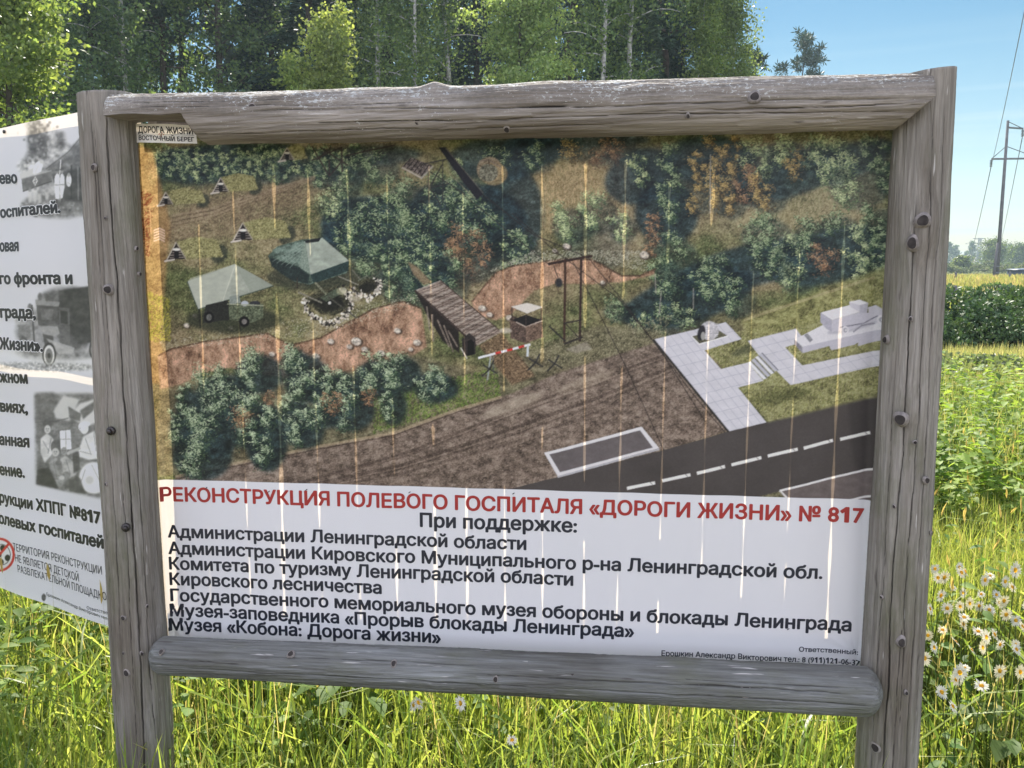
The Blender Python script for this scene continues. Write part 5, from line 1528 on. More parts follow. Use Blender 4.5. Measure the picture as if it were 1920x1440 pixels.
# single broad-leaved plants under the board
def broad_plant(px, D, nlv, L, col, label, h=.34):
    p = at(px, D); root = empty('broadleaf_plant', (p.x, p.y, 0)); tag(root, label, 'plant', 'broad-leaved plants under the board')
    st = MB(); a0 = rng.uniform(0, 6.28)
    P_, D_, N_ = [], [], []
    for i in range(nlv):
        a = a0 + i * 2.4; hh_ = h * rng.uniform(.5, 1.15); r_ = rng.uniform(.04, .15)
        tip = (r_ * math.cos(a), r_ * math.sin(a), hh_)
        st.tube([(0, 0, -.01), (tip[0] * .35, tip[1] * .35, hh_ * .6), tip], [.004, .003, .002], 5)
        P_.append(tip); D_.append((math.cos(a), math.sin(a), .15)); N_.append((rng.normal(0, .3), rng.normal(0, .3), 1))
    st.build('stem', M['leaf'], root, True, True, {'tint': np.tile([[.12, .16, .05]], (st.n, 1))})
    LL = L * rng.uniform(.75, 1.2, nlv)
    V, F4, F3 = leaf_geo(np.array(P_), np.array(D_), np.array(N_), LL, LL * .62, .22, .3)
    mesh('foliage', V, [F4, F3], M['broad_leaf'], root, {'tint': np.repeat(np.tile([col], (nlv, 1)) * rng.uniform(.85, 1.15, (nlv, 1)), 8, axis=0)}, True, True)


broad_plant(655, 2.75, 17, .11, (.15, .23, .07), 'pale broad-leaved plant below the middle of the bottom rail, largest in the grass', .30)
broad_plant(625, 3.25, 14, .10, (.14, .22, .06), 'light green broad-leaved plant just behind the largest one under the rail', .36)
broad_plant(40, 3.3, 12, .09, (.14, .22, .06), 'light green broad-leaved plant in the grass under the white banner')
broad_plant(1330, 2.9, 7, .09, (.07, .13, .04), 'dark green small-leaved plant under the right part of the bottom rail', .25)
broad_plant(1885, 2.6, 9, .10, (.10, .15, .04), 'low leafy plant at the foot of the daisies beside the right post', .18)


# daisies
def make_daisy(h, seed, label):
    rg2 = np.random.default_rng(seed)
    root = empty('daisy', (0, 0, 0)); tag(root, label, 'daisy', 'white daisies standing in the tall grass')
    lx, ly = rg2.normal(0, .05, 2)
    st = MB(); st.tube([(0, 0, -.02), (lx * .4, ly * .4, h * .5), (lx, ly, h)], [.0022, .0018, .0016], 6)
    st.build('stem', M['grass'], root, True, True, {'tint': np.tile([[.07, .11, .03]], (st.n, 1))})
    tilt = Matrix.Rotation(R(30 + 18 * rg2.normal()), 3, 'X') @ Matrix.Rotation(.4 * rg2.normal(), 3, 'Y'); T = np.array(tilt)
    npt = 19; a = np.linspace(0, 2 * np.pi, npt, endpoint=False) + rg2.normal(0, .06, npt)
    c, s = np.cos(a), np.sin(a); z = rg2.normal(0, .0012, npt)
    el = rg2.normal(.10, .12, npt)
    base = np.stack([c * .0055, s * .0055, z], -1); d = np.stack([c * np.cos(el), s * np.cos(el), np.sin(el)], -1)
    nr = np.tile([[0, 0, 1.]], (npt, 1)) + rg2.normal(0, .12, (npt, 3))
    LL = rg2.uniform(.018, .023, npt)
    V, F4, F3 = leaf_geo(base, d, nr, LL, .0078, .08, .12)
    V = V @ T.T + np.array([lx, ly, h])
    mesh('petals', V, [F4, F3], M['petal'], root, {'tint': np.tile([[.70, .67, .54]], (len(V), 1))}, True, True)
    th = np.linspace(0, 2 * np.pi, 14, endpoint=False); rows_ = [(.0078, .0003), (.0070, .003), (.0042, .0048), (.0004, .0052)]
    V = np.array([(r_ * math.cos(t), r_ * math.sin(t), zz_) for r_, zz_ in rows_ for t in th]) @ T.T + np.array([lx, ly, h])
    F = [[i * 14 + k, i * 14 + (k + 1) % 14, (i + 1) * 14 + (k + 1) % 14, (i + 1) * 14 + k] for i in range(3) for k in range(14)]
    mesh('disc', V, [F], M['grass'], root, {'tint': np.tile([[.62, .36, .02]], (len(V), 1))}, True, True)
    return root, (lx, ly, h)


LAB = 'white daisy with yellow disc in the cluster beside the right post'
protos = [make_daisy(.5, 100 + i, LAB) for i in range(6)]
DZ = [(750, 325), (690, 355), (825, 385), (600, 445), (690, 415), (730, 435), (955, 370), (990, 420), (945, 460), (890, 440), (825, 465), (760, 470), (1055, 505),
      (880, 535), (795, 510), (620, 535), (700, 560), (660, 515), (740, 575), (1000, 590), (1060, 575), (540, 635), (790, 630), (830, 640), (880, 635), (715, 680),
      (905, 685), (970, 685), (740, 800), (560, 710), (545, 760), (670, 960), (590, 350), (570, 365), (1040, 600), (690, 800), (1090, 470), (1120, 560), (1150, 640), (640, 350), (860, 350), (1010, 330), (700, 300), (920, 500), (580, 500), (980, 520), (620, 610), (850, 700), (1000, 720), (780, 740), (900, 770), (640, 860), (820, 860), (1040, 820), (590, 930)]
DZ = [(1560 + (560 + (a - 560) * 1.08) / 3 + rng.normal(0, 7), 960 + (330 + (b - 330) * 1.18) / 3 + rng.normal(0, 6), rng.uniform(2.75, 3.35), LAB) for a, b in DZ]
L2 = 'white daisy in the grass below the bottom rail'
DZ += [(784, 1318, 3.2, L2), (776, 1322, 3.15, L2), (863, 1319, 3.3, L2), (960, 1388, 2.85, L2)]
used = set()
for i, (px, py, D, lab) in enumerate(DZ):
    j = i % 6
    pr, (lx, ly, h) = protos[j]
    o = pr if j not in used else copy_tree(pr)
    used.add(j); o['label'] = lab
    if lab == L2: o['group'] = 'white daisies below the bottom rail'
    ta = math.tan(PITCH - math.atan((720 - py) / FPX))
    D = min(D, (1.6 - rng.uniform(.40, .5)) / ta)
    p = at(px, D, py); k = max(.3, p.z / h)
    rz = rng.normal(0, .5)
    s_ = rng.uniform(.5, .8) if lab == LAB else rng.uniform(.55, .7)
    o.scale = (s_, s_, k); o.rotation_euler = (0, 0, rz)
    c_, s__ = math.cos(rz), math.sin(rz)
    o.location = (p.x - s_ * (lx * c_ - ly * s__), p.y - s_ * (lx * s__ + ly * c_), 0)


# bushes: lumpy shells of leaf-sized faces round a woody base
def make_bush(name, rx, ry, h, n, L, cols, label, group, seed, cat='bush', mat='leaf'):
    rg2 = np.random.default_rng(seed)
    root = empty(name, (0, 0, 0)); tag(root, label, cat, group)
    k = 26
    c = np.stack([rg2.uniform(-.75, .75, k) * rx, rg2.uniform(-.75, .75, k) * ry, h * (.25 + .55 * rg2.random(k))], -1)
    c[:, 2] *= 1 - .45 * ((c[:, 0] / rx) ** 2 + (c[:, 1] / ry) ** 2) / 1.2
    r = h * rg2.uniform(.2, .36, k)
    i = rg2.integers(0, k, n); v = unit(rg2.normal(0, 1, (n, 3))); v[:, 2] = np.abs(v[:, 2]) * .9 - .15 * rg2.random(n)
    p = c[i] + v * r[i][:, None] * rg2.uniform(.7, 1.06, (n, 1)); p[:, 2] = np.maximum(p[:, 2], .02)
    d = v + rg2.normal(0, .7, (n, 3)); nr = v * .6 + rg2.normal(0, .6, (n, 3)) + np.array([0, 0, .5])
    LL = L * rg2.uniform(.7, 1.3, n)
    V, F4, F3 = leaf_geo(p, d, nr, LL, LL * .6, .2, .25)
    cc = np.array(cols); C = cc[rg2.integers(0, len(cc), k)][i] * rg2.uniform(.8, 1.2, (n, 1))
    st = MB()
    for j in range(9): st.tube([(rg2.normal(0, .04), rg2.normal(0, .04), -.05), tuple(c[j] * np.array([.5, .5, .6])), tuple(c[j])], [.012, .008, .003], 5)
    st.build('stem', M['bark'], root, True, True)
    mesh('foliage', V, [F4, F3], M[mat], root, {'tint': np.repeat(C, 8, axis=0)}, True, True)
    return root


DKB = [(.06, .11, .04), (.085, .14, .05), (.045, .09, .036)]
hb = [make_bush('bush', .9, .75, 1.04, 6800, .075, DKB, 'dark green bush in the low hedge beyond the meadow', 'dark bushes of the low hedge beyond the meadow', 300 + i, mat='hedge_leaf') for i in range(2)]
spots = [(1790, 13.6), (1840, 13.2), (1888, 13.6), (1935, 13.2), (1990, 13.8), (2040, 13.6), (1740, 13.8), (1812, 14.6), (1866, 14.8), (1915, 14.7), (1680, 14.2), (1620, 14.0), (1560, 14.4)]
for i, (px, D) in enumerate(spots):
    o = hb[i] if i < 2 else copy_tree(hb[i % 2])
    if i < 6: o['label'] = 'dark green bush, %s from the right post in the front row of the hedge' % ('second', 'third', 'fourth', 'fifth', 'sixth', 'seventh')[i]
    else: o['label'] = 'dark green bush standing in the back row of the low hedge'
    p = at(px + rng.uniform(-10, 10), D + rng.uniform(-.4, .5)); o.location = (p.x, p.y, 0); o.rotation_euler = (0, 0, rng.uniform(0, 6.28)); s_ = rng.uniform(.85, 1.2); o.scale = (s_, s_, rng.uniform(.8, 1.12))
GRY = [(.17, .21, .09), (.21, .25, .12), (.13, .17, .08)]
gbh = make_bush('shrub', .55, .45, .5, 2600, .05, GRY, 'grey-green low shrub in the middle of the meadow', 'grey-green low shrubs in the meadow', 320)
for i, (px, D) in enumerate([(1768, 9.6), (1806, 10.2), (1842, 9.9), (1880, 10.3), (1925, 10.0), (1975, 10.2)]):
    o = gbh if i == 0 else copy_tree(gbh)
    p = at(px, D); o.location = (p.x, p.y, 0); o.rotation_euler = (0, 0, i * 1.3); s_ = rng.uniform(1.0, 1.35); o.scale = (s_, s_, s_ * .95)
fbh = make_bush('shrub', 1.2, .9, .62, 1800, .12, DKB, 'low dark shrub at the near edge of the yellow field', 'low dark shrubs at the edge of the yellow field', 330)
for i, (px, D) in enumerate([(1815, 36), (1845, 35.5), (1872, 36.2), (1905, 35.2), (1940, 36), (1760, 36.5)]):
    o = fbh if i == 0 else copy_tree(fbh)
    p = at(px, D); o.location = (p.x, p.y, float(hgt(np.array(p.x), np.array(p.y)))); o.rotation_euler = (0, 0, i * 2.1); s_ = rng.uniform(.8, 1.2); o.scale = (s_, s_, s_)

# ------------------------------------------------------------------ trees
def quads(p, d, nrm, L, W):
    d = unit(d); s = unit(np.cross(d, nrm)); L = np.broadcast_to(L, len(p))[:, None] / 2; W = np.broadcast_to(W, len(p))[:, None] / 2
    V = np.stack([p - d * L, p + s * W, p + d * L, p - s * W], 1).reshape(-1, 3)
    return V, np.arange(len(p) * 4).reshape(-1, 4)


def branch_pts(b, az, up, ln, droop, k=6):
    t = np.linspace(0, 1, k)[:, None]
    d = np.array([math.cos(az) * math.cos(up), math.sin(az) * math.cos(up), math.sin(up)])
    return np.array(b) + d * ln * t + np.array([0, 0, -1.0]) * droop * ln * t ** 2


def make_tree(name, label, group, kind, h, r, n, leaf, cols, seed, low=.2, trunk=.14):
    rg2 = np.random.default_rng(seed)
    root = empty(name, (0, 0, 0)); tag(root, label, 'tree', group)
    bend = rg2.normal(0, .012 * h, (8, 2)); bend[0] = 0
    zt = np.linspace(0, 1, 8)
    axis = np.stack([np.cumsum(bend[:, 0]) * .5, np.cumsum(bend[:, 1]) * .5, zt * h], -1); axis[0, 2] = -.2
    ax = lambda t: np.array([np.interp(t, zt, axis[:, k]) for k in range(3)])
    w = MB(); w.tube([tuple(q) for q in axis], list(trunk * (1 - zt * .93) * np.where(zt < .02, 1.3, 1)), 9)
    P_, N_, D_, idx = [], [], [], []
    tw = []
    if kind in ('birch', 'broad'):
        nb = 40 if kind == 'birch' else 46
        for i in range(nb):
            t = low + (1 - low) * ((i + rg2.random()) / nb) ** .9
            q = (t - low) / (1 - low)
            prof = (math.sin(math.pi * min(1, .14 + .86 * q) ** .8) ** .8 if kind == 'broad' else (1 - q) ** .75 * min(1, .45 + 2.2 * q))
            ln = r * (prof * .95 + .10) * rg2.uniform(.7, 1.2)
            bp = branch_pts(ax(t * .98), rg2.uniform(0, 6.28), rg2.uniform(.25, .95), ln, .25 if kind == 'broad' else .42)
            w.tube([tuple(q_) for q_ in bp], list(np.linspace(trunk * .32 * (1 - t * .8), .008, 6)), 5, False)
            for k in range(rg2.integers(6, 10)):
                tt = rg2.uniform(.3, 1.05); c = bp[0] + (bp[-1] - bp[0]) * tt
                j = min(5, int(tt * 5)); c = bp[j] + rg2.normal(0, .13 * r * .8, 3)
                tw.append(c)
        tw = np.array(tw); i = rg2.integers(0, len(tw), n)
        sg = r * .085 * rg2.uniform(.6, 1.5, len(tw))
        off = rg2.normal(0, 1, (n, 3)) * sg[i][:, None] * np.array([1, 1, .8 if kind == 'broad' else 1.5])
        p = tw[i] + off
        V, F = quads(p, rg2.normal(0, 1, (n, 3)) - np.array([0, 0, .5]), rg2.normal(0, 1, (n, 3)) + np.array([0, 0, .4]), leaf * rg2.uniform(.7, 1.35, n), leaf * .75)
        mat = M['leaf']; bark = M['birch_bark'] if kind == 'birch' else M['bark']
        tv = rg2.uniform(.75, 1.25, len(tw))[i]
    elif kind == 'pine':
        nb = 34
        for i in range(nb):
            t = low + (1 - low) * ((i + rg2.random()) / nb); q = (t - low) / (1 - low)
            ln = r * (1.05 - .75 * q) * rg2.uniform(.55, 1.15) * min(1, .5 + q * 3)
            bp = branch_pts(ax(t * .99), rg2.uniform(0, 6.28), rg2.uniform(.0, .55), ln, -.12)
            w.tube([tuple(q_) for q_ in bp], list(np.linspace(trunk * .3 * (1 - t * .7), .01, 6)), 5, False)
            for k in range(7):
                tt = rg2.uniform(.45, 1.05); tw.append(bp[min(5, int(tt * 5))] + rg2.normal(0, .09 * r, 3) * np.array([1, 1, .6]))
        for k in range(6): tw.append(ax(1.0) + rg2.normal(0, .08 * r, 3))
        tw = np.array(tw); i = rg2.integers(0, len(tw), n)
        v = unit(rg2.normal(0, 1, (n, 3)) + np.array([0, 0, .35]))
        p = tw[i] + v * (r * .10 * rg2.uniform(.3, 1.2, (n, 1)))
        V, F = quads(p, v + rg2.normal(0, .25, (n, 3)), rg2.normal(0, 1, (n, 3)), leaf * 1.7, leaf * .36)
        mat = M['needle']; bark = M['pine_bark']; tv = rg2.uniform(.8, 1.2, len(tw))[i]
    else:                                                         # spruce
        nb = 95; seg = []
        for i in range(nb):
            t = low + (1 - low) * (i / nb); q = (t - low) / (1 - low)
            ln = r * (1 - q) ** .85 * rg2.uniform(.72, 1.12) + .12
            bp = branch_pts(ax(t), rg2.uniform(0, 6.28), rg2.uniform(-.15, .2), ln, .22)
            if i % 3 == 0: w.tube([tuple(q_) for q_ in bp], list(np.linspace(.03 * (1 - q) + .006, .006, 6)), 4, False)
            seg.append(bp)
        seg = np.array(seg); ln_ = np.linalg.norm(seg[:, -1] - seg[:, 0], axis=1)
        i = rg2.choice(len(seg), n, p=ln_ / ln_.sum()); t = rg2.uniform(.12, 1, n) * 4.99; j = t.astype(int); f = (t - j)[:, None]
        b0, b1 = seg[i, j], seg[i, j + 1]
        side = unit(np.cross(b1 - b0, np.array([[0, 0, 1.]])))
        sw = rg2.normal(0, 1, (n, 1)) * (.11 * r * (1.1 - t[:, None] / 6))
        p = b0 + (b1 - b0) * f + side * sw + np.array([0, 0, -1.0]) * np.abs(sw) * .35 - np.array([0, 0, 1.]) * rg2.random((n, 1)) * .1 * r
        V, F = quads(p, (b1 - b0) + side * np.sign(sw) * .4 + rg2.normal(0, .15, (n, 3)), rg2.normal(0, .6, (n, 3)) + np.array([0, 0, .6]), leaf * 1.9, leaf * .5)
        mat = M['needle']; bark = M['bark']; tv = rg2.uniform(.8, 1.2, len(seg))[i]
    cc = np.array(cols); C = cc[rg2.integers(0, len(cc), n)] * (tv * rg2.uniform(.85, 1.15, n))[:, None]
    w.build('trunk', bark, root, True, True)
    mesh('crown', V, [F], mat, root, {'tint': np.repeat(C, 4, axis=0)}, False, True)
    return root


BIR = [(.22, .29, .085), (.28, .34, .10), (.17, .24, .075)]
DAR = [(.13, .20, .08), (.18, .25, .095), (.09, .15, .07)]
SPR = [(.03, .062, .045), (.04, .075, .05), (.024, .052, .04)]
PIN = [(.055, .095, .065), (.07, .11, .07), (.045, .08, .06)]
FG = 'trees of the forest edge behind the board'
protoT = {
    'spruceA': lambda: make_tree('spruce_tree', 'tall dark spruce standing in the forest edge behind the board', 'spruces of the forest edge', 'spruce', 20, 2.9, 15000, .17, SPR, 1, .06, .2),
    'spruceB': lambda: make_tree('spruce_tree', 'tall dark spruce standing in the forest edge behind the board', 'spruces of the forest edge', 'spruce', 18, 2.4, 13000, .17, SPR, 2, .1, .18),
    'pineA': lambda: make_tree('pine_tree', 'tall pine with bare dark trunk in the forest edge behind the board', 'pines of the forest edge', 'pine', 21, 3.0, 12000, .17, PIN, 3, .47, .2),
    'pineB': lambda: make_tree('pine_tree', 'tall pine with bare dark trunk in the forest edge behind the board', 'pines of the forest edge', 'pine', 19, 2.6, 11000, .17, PIN, 4, .45, .17),
    'birchA': lambda: make_tree('birch_tree', 'leafy birch standing among the dark conifers behind the board', 'birches of the forest edge', 'birch', 18, 2.7, 17000, .11, DAR + BIR[:1], 5, .16, .13),
    'birchB': lambda: make_tree('birch_tree', 'leafy birch standing among the dark conifers behind the board', 'birches of the forest edge', 'birch', 16, 2.4, 15000, .11, DAR, 6, .2, .12),
    'aspenA': lambda: make_tree('aspen_tree', 'dark leafy aspen standing among the conifers behind the board', 'aspens of the forest edge', 'broad', 17, 2.6, 17000, .12, DAR, 7, .3, .17),
}
built = {}


def plant(kind, px, D, s=1.0, label=None, group=None):
    if kind not in built: o = built[kind] = protoT[kind]()
    else: o = copy_tree(built[kind])
    p = at(px, D); o.location = (p.x, p.y, float(hgt(np.array(p.x), np.array(p.y))) - .05)
    o.rotation_euler = (0, 0, rng.uniform(0, 6.28)); s2 = s * rng.uniform(.92, 1.08); o.scale = (s2, s2, s)
    if label: o['label'] = label
    if group: o['group'] = group
    return o


row1 = [('spruceA', 25, 34), ('aspenA', 95, 30), ('birchB', 160, 40), ('aspenA', 232, 43), ('pineA', 192, 35), ('pineB', 218, 36), ('pineA', 246, 31.5), ('birchB', 300, 34), ('pineB', 330, 33), ('pineB', 352, 36), ('pineA', 366, 37),
        ('aspenA', 430, 31), ('spruceB', 505, 33), ('birchB', 275, 29), ('birchB', 120, 27), ('birchB', 1118, 29), ('birchA', 1170, 30), ('aspenA', 70, 26), ('spruceB', 520, 32), ('spruceA', 590, 31), ('spruceB', 650, 33), ('birchA', 715, 30), ('aspenA', 745, 32), ('birchB', 790, 29), ('birchA', 845, 31),
        ('spruceA', 900, 35), ('pineA', 985, 36), ('pineA', 1068, 33), ('pineB', 1096, 35), ('spruceB', 1130, 32), ('spruceA', 1178, 33), ('pineA', 1232, 36), ('pineB', 1262, 38), ('spruceB', 1300, 36)]
ORD = ['first', 'second', 'third', 'fourth', 'fifth', 'sixth', 'seventh', 'eighth', 'ninth', 'tenth', 'eleventh', 'twelfth']
LOOK = {'spruce': 'tall dark spruce', 'pine': 'tall bare-stemmed pine', 'birch': 'leafy white-stemmed birch', 'aspen': 'dark leafy aspen'}
seen = {}
for k, px, D in sorted(row1, key=lambda r_: r_[1]):
    kd_ = k[:-1]; n_ = seen[kd_] = seen.get(kd_, -1) + 1
    plant(k, px, D, rng.uniform(.95, 1.08), f'{LOOK[kd_]}, {ORD[n_]} of its kind from the left along the forest front')
kinds = ['spruceA', 'pineA', 'birchA', 'pineB', 'spruceB', 'aspenA', 'birchB', 'pineA']
for i in range(29):
    px = -180 + i * 51 + rng.uniform(-18, 18)
    if 100 < px < 255 or 345 < px < 425: continue
    k = kinds[(i * 3) % 8]
    plant(k, px, rng.uniform(40, 50), rng.uniform(.95, 1.1), f'{LOOK[k[:-1]]} deeper in the forest, behind the front row', f'{k[:-1]} trees deeper in the forest')
for i, px in enumerate(range(-650, -20, 62)):
    k = kinds[(i * 5 + 1) % 8]
    plant(k, px + rng.uniform(-20, 20), rng.uniform(28, 44), rng.uniform(.9, 1.05), f'{LOOK[k[:-1]]} where the forest runs on to the left of the white banner', f'{k[:-1]} trees left of the white banner')
# the brighter trees in front of them, each its own
def single(px, D, top, *a, **k):
    z = at(px, D, top).z
    o = make_tree(*a, h=z, **k); p = at(px, D, max(top, 70)); o.location = (p.x, p.y, -.05)
    return o


single(18, 13.5, -150, 'birch_tree', 'bright yellow-green leafy tree above the white banner at the left edge', None, 'broad', r=1.55, n=26000, leaf=.075, cols=BIR, seed=21, low=.12, trunk=.1)
single(600, 19, 22, 'birch_tree', 'young pointed light green birch above the left part of the top rail', None, 'birch', r=1.3, n=24000, leaf=.075, cols=[(.29, .35, .11), (.35, .40, .13), (.22, .28, .09)], seed=22, low=.08, trunk=.06)
single(538, 18.5, 100, 'birch_tree', 'small bushy light green birch left of the pointed young birch', None, 'broad', r=.75, n=9000, leaf=.07, cols=BIR, seed=23, low=.1, trunk=.04)
single(975, 24, -90, 'aspen_tree', 'broad bright green tree in front of the forest above the middle of the board', None, 'broad', r=2.1, n=32000, leaf=.09, cols=[(.26, .34, .12), (.32, .40, .14), (.20, .29, .10)], seed=24, low=.1, trunk=.12)
single(1305, 32, -70, 'birch_tree', 'light green birch near the right end of the forest', None, 'birch', r=2.0, n=20000, leaf=.1, cols=BIR, seed=25, low=.1, trunk=.11)
single(1362, 33, -25, 'birch_tree', 'drooping birch forming the right end of the forest against the sky', None, 'birch', r=2.3, n=20000, leaf=.1, cols=[(.17, .23, .085), (.21, .27, .10)], seed=26, low=.1, trunk=.11)
single(1215, 31, -10, 'spruce_tree', 'grey-green spruce with layered boughs above the right half of the board', None, 'spruce', r=2.2, n=15000, leaf=.16, cols=[(.08, .125, .075), (.10, .14, .08)], seed=27, low=.08, trunk=.14)
single(1499, 60, 82, 'pine_tree', 'lone pine against the open sky right of the forest', None, 'pine', r=3.3, n=11000, leaf=.2, cols=PIN, seed=28, low=.15, trunk=.2)
single(1418, 45, 105, 'pine_tree', 'short pine at the foot of the drooping birch', None, 'pine', r=1.9, n=7000, leaf=.2, cols=PIN, seed=29, low=.15, trunk=.14)

# ------------------------------------------------------------------ the open field: poles, wires, stump, shed, distant woods
def gz(p): return float(hgt(np.array(p.x), np.array(p.y)))


D0 = 67
base = at(1868, D0); base.z = gz(base)
top = at(1890, D0, 226)
pole = empty('power_pole', tuple(base)); tag(pole, 'tall leaning grey power pole with two cross arms in the field at right', 'power pole')
b_ = MB(); b_.tube([tuple(base - Vector((0, 0, .6))), tuple(base.lerp(top, .5)), tuple(top)], [.15, .12, .09], 12); b_.build('pole_shaft', M['pole'], pole, True)
b_ = MB(); q = at(1861, D0 - .3); b_.tube([(q.x, q.y, base.z - .4), tuple(at(1871, D0 - .2, 455))], [.11, .09], 8); b_.build('footing_strut', M['pole'], pole, True)
ft = [at(px, D0, py) for px, py in ((1868, 500), (1868, 512))]
b_ = MB()
for f_ in ft: b_.tube([tuple(f_ - Vector((0, 0, .06))), tuple(f_ + Vector((0, 0, .06)))], .2, 12)
b_.build('clamp_band', M['steel'], pole)
armpts = {'lower_left': at(1859, D0, 298), 'lower_right': at(1948, D0, 297), 'upper': at(1918, D0, 241)}
j1, j2, j3 = at(1884.6, D0, 297.5), at(1889, D0, 239), at(1886.5, D0, 274)
b_ = MB(); b_.tube([tuple(armpts['lower_left']), tuple(armpts['lower_right'])], .075, 6); b_.build('cross_arm', M['steel'], pole)
b_ = MB(); b_.tube([tuple(j2), tuple(armpts['upper'])], .07, 6); b_.build('cross_arm', M['steel'], pole)
b_ = MB()
b_.tube([tuple(armpts['lower_left']), tuple(j3)], .03, 5); b_.tube([tuple(j3), tuple(armpts['lower_right'])], .03, 5); b_.tube([tuple(at(1890.5, D0, 228)), tuple(armpts['upper'])], .03, 5)
b_.build('brace', M['steel'], pole)
ins = {}
for k, p in armpts.items():
    b_ = MB(); lo = p - Vector((0, 0, .62))
    for i in range(5): b_.tube([tuple(p - Vector((0, 0, .1 + i * .1))), tuple(p - Vector((0, 0, .16 + i * .1)))], [.11, .07], 8)
    b_.tube([tuple(p), tuple(lo)], .03, 6); b_.build('insulator', M['steel'], pole, True); ins[k] = lo


def wire(p, q, sag, label, r=.022):
    k = 24; b = MB()
    pts = [tuple(Vector(p).lerp(Vector(q), t) - Vector((0, 0, sag * 4 * t * (1 - t)))) for t in np.linspace(0, 1, k)]
    b.tube(pts, r, 5); o = b.build('wire', M['wire'], None, True); tag(o, label, 'wire', 'power line wires')


# pylon far away
DP = 290
pc = at(1834, DP); pc.z = gz(pc) - .3
pyl = empty('lattice_pylon', tuple(pc)); tag(pyl, 'distant steel lattice pylon in front of the far woods', 'pylon')
zt = at(1834, DP, 446).z
wdt = lambda z: .35 + 1.35 * max(0, 1 - z / (zt * .8)) ** 1.2
b_ = MB(); lv = np.linspace(pc.z, zt, 9)
for sx in (-1, 1):
    for sy in (-1, 1): b_.tube([(pc.x + sx * wdt(z), pc.y + sy * wdt(z), z) for z in lv], .09, 4)
for z0, z1 in zip(lv[:-1], lv[1:]):
    for sy in (-1, 1):
        b_.tube([(pc.x - wdt(z0), pc.y + sy * wdt(z0), z0), (pc.x + wdt(z1), pc.y + sy * wdt(z1), z1)], .05, 4); b_.tube([(pc.x + wdt(z0), pc.y + sy * wdt(z0), z0), (pc.x - wdt(z1), pc.y + sy * wdt(z1), z1)], .05, 4)
b_.build('tower', M['steel'], pyl)
for (pa, pb_, ya) in ((1824, 1846, 447), (1810, 1836, 457), (1803, 1865, 481)):
    a_, c_ = at(pa, DP, ya), at(pb_, DP, ya); b_ = MB(); b_.tube([tuple(a_), tuple(c_)], .1, 4)
    b_.tube([tuple(a_), tuple(a_.lerp(c_, .5) + Vector((0, 0, .9 if ya > 450 else -.5))), tuple(c_)], .05, 4); b_.build('cross_arm', M['steel'], pyl)
for (pa, ya, yb, dx) in ((1812, 482, 497, 2), (1839, 482, 497, 4), (1864, 482, 499, -1)):
    b_ = MB(); b_.tube([tuple(at(pa, DP, ya)), tuple(at(pa + dx * .4, DP, (ya + yb) / 2)), tuple(at(pa + dx, DP, yb))], .2, 6); b_.build('insulator', M['glass_white'], pyl, True)

near_end = at(1990, 22, -330)
wire(ins['lower_left'], near_end, .5, 'overhead wire climbing from the left arm of the power pole', .016)
wire(ins['lower_left'], at(1812, DP, 497), 2.0, 'faint wire from the left arm of the power pole down to the far pylon', .03)
wire(ins['upper'], at(1864, DP, 499), 2.0, 'faint wire from the upper arm of the power pole down to the far pylon', .03)
wire(ins['upper'], at(2160, 22, -330), .5, 'overhead wire running from the upper arm of the power pole out of view', .016)

# stump and timber remains in the meadow
ps = at(1786, 33); ps.z = gz(ps)
stump = empty('tree_stump', tuple(ps)); tag(stump, 'short grey tree stump at the edge of the yellow field', 'stump')
b_ = MB(); b_.tube([tuple(ps + Vector((0, 0, z))) for z in (-.1, .06, .34, .56)], [.22, .18, .16, .15], 14); b_.build('stump_body', M['pole'], stump, True)
b_ = MB(); b_.tube([tuple(ps + Vector((.03, 0, .54))), tuple(ps + Vector((.09, -.02, .66)))], [.10, .03], 8); b_.build('splinter', M['pole'], stump, True)
for (px, lab, tl) in ((1774, 'pale broken log lying left of the grey stump', .5), (1798, 'pale broken log leaning right of the grey stump', -.45)):
    p = at(px, 33.7); p.z = gz(p); o = empty('broken_log', tuple(p)); tag(o, lab, 'log')
    b_ = MB(); b_.tube([tuple(p + Vector((-tl * .4, 0, .08))), tuple(p + Vector((tl * .1, .05, .22))), tuple(p + Vector((tl * .45, .1, .38)))], [.07, .09, .05], 9); b_.build('log_body', M['wood'], o, True, False, {'crack': np.zeros(b_.n)})
for (px, D, hh_, lab) in ((1791, 62, .75, 'small wooden stake left of the power pole'), (1892, 60, .8, 'small wooden stake right of the power pole')):
    p = at(px, D); p.z = gz(p); b_ = MB(); b_.tube([(p.x, p.y, p.z - .2), (p.x, p.y, p.z + hh_), (p.x, p.y, p.z + hh_ + .06)], [.09, .08, .02], 8); o = b_.build('stake', M['pole'], None, True); tag(o, lab, 'stake')
# low blue shed
pa = at(1912, 74); shed = empty('low_shed', (pa.x, pa.y, 0)); tag(shed, 'low dark blue shed at the far side of the yellow field', 'shed')
b_ = MB(); b_.box((0, 0, .42), (1.5, 1.4, .9)); b_.build('wall', M['shed_wall'], shed, False, True)
b_ = MB(); b_.add([(-.85, -.8, .85), (.85, -.8, .93), (.85, .8, 1.02), (-.85, .8, .94), (-.85, -.8, .89), (.85, -.8, .97), (.85, .8, 1.06), (-.85, .8, .98)],
                  [[0, 3, 2, 1], [4, 5, 6, 7], [0, 1, 5, 4], [1, 2, 6, 5], [2, 3, 7, 6], [3, 0, 4, 7]]); b_.build('roof', M['shed_roof'], shed, False, True)
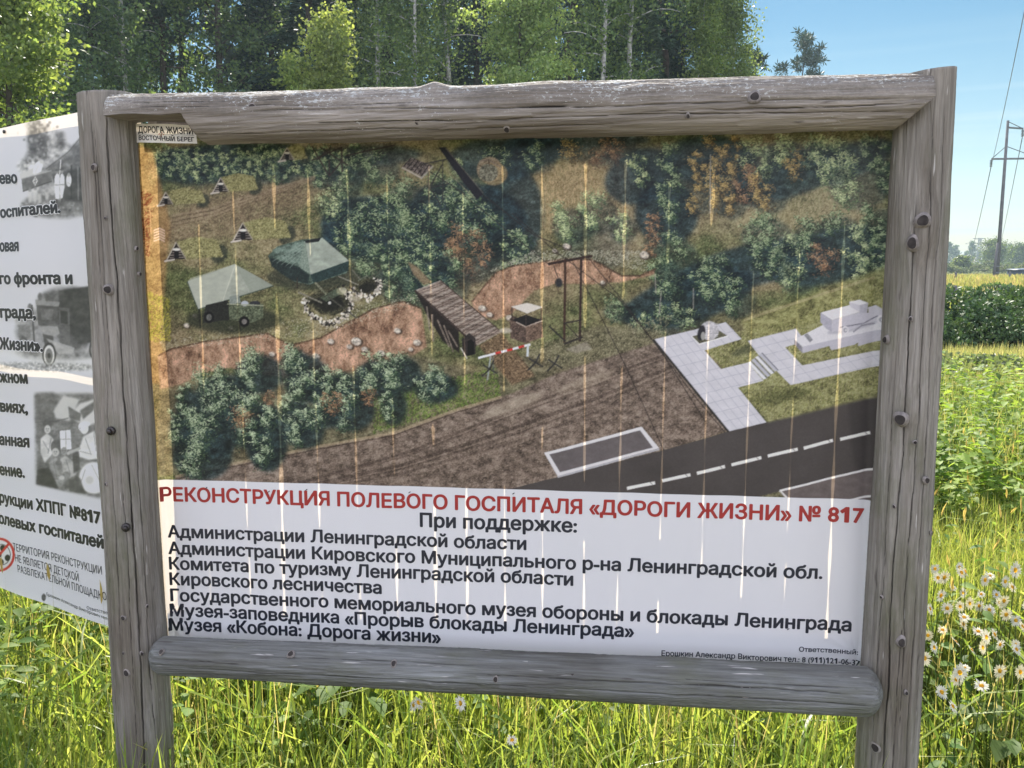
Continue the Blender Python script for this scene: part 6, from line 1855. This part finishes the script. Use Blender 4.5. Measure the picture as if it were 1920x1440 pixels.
# distant woods
FARC = [(.06, .10, .05), (.075, .12, .055)]
fw = [make_tree('far_tree', 'bluish tree in the distant woods beyond the field', 'trees of the distant woods', 'broad', 10, 2.6, 2600, .5, FARC, 61, .05, .2),
      make_tree('far_spruce', 'dark pointed spruce in the distant woods beyond the field', 'spruces of the distant woods', 'spruce', 11, 2.3, 2600, .45, SPR, 62, .05, .2),
      make_tree('far_tree', 'bluish tree in the distant woods beyond the field', 'trees of the distant woods', 'birch', 11, 2.4, 2600, .5, [(.07, .11, .05)], 63, .05, .2)]
first = [True] * 3
for i in range(52):
    px = 1500 + i * 11.5 + rng.uniform(-4, 4); D = rng.uniform(235, 330); j = int(rng.integers(0, 3))
    o = fw[j] if first[j] else copy_tree(fw[j]); first[j] = False
    p = at(px, D); want = at(px, D, rng.uniform(448, 470)).z; s_ = want / 10.5
    o.location = (p.x, p.y, gz(p) - .3); o.rotation_euler = (0, 0, rng.uniform(0, 6.28)); o.scale = (s_ * 1.25, s_ * 1.25, s_)
for (px, D, py, nm, kind, rr, cols, lab) in [(1800, 120, 484, 'round_tree', 'broad', 1.5, [(.14, .18, .05), (.17, .21, .06)], 'small round yellow-green tree in front of the far pylon'),
                                            (1862, 150, 455, 'leafy_tree', 'broad', 3.4, [(.09, .13, .05), (.11, .15, .055)], 'large leafy tree behind the foot of the power pole'),
                                            (1905, 170, 462, 'leafy_tree', 'broad', 3.6, [(.07, .11, .05), (.09, .13, .05)], 'leafy tree right of the power pole beyond the field')]:
    o = make_tree(nm, lab, None, kind, at(px, D, py).z + .3, rr, 5000, .26, cols, int(px), .05, .12); p = at(px, D); o.location = (p.x, p.y, gz(p) - .3)
db = [make_bush('shrub', 2.6, 1.8, 1.7, 1600, .26, [(.09, .12, .06), (.12, .15, .07), (.10, .11, .07)], 'pale shrub along the far edge of the yellow field', 'shrubs along the far edge of the yellow field', 340)]
for i, px in enumerate([1770, 1783, 1815, 1830, 1845, 1860, 1882, 1896, 1925, 1945, 1750, 1730]):
    o = db[0] if i == 0 else copy_tree(db[0])
    D = rng.uniform(100, 135); p = at(px, D); o.location = (p.x, p.y, gz(p)); o.rotation_euler = (0, 0, i * 1.7); s_ = rng.uniform(.6, 1.0); o.scale = (s_, s_, s_)
# ------------------------------------------------------------------ the hazy summer air
hm_, n_, l_, out_ = new_mat('summer_haze')
pv = n_.new('ShaderNodeVolumePrincipled')
pv.inputs['Color'].default_value = (.70, .90, 1.0, 1)
pv.inputs['Density'].default_value = HAZE
pv.inputs['Anisotropy'].default_value = .3
l_.new(pv.outputs[0], out_.inputs['Volume'])
b_ = MB(); b_.box((40, 190, 17), (520, 460, 38)); o = b_.build('haze', hm_); tag(o, kind='stuff')
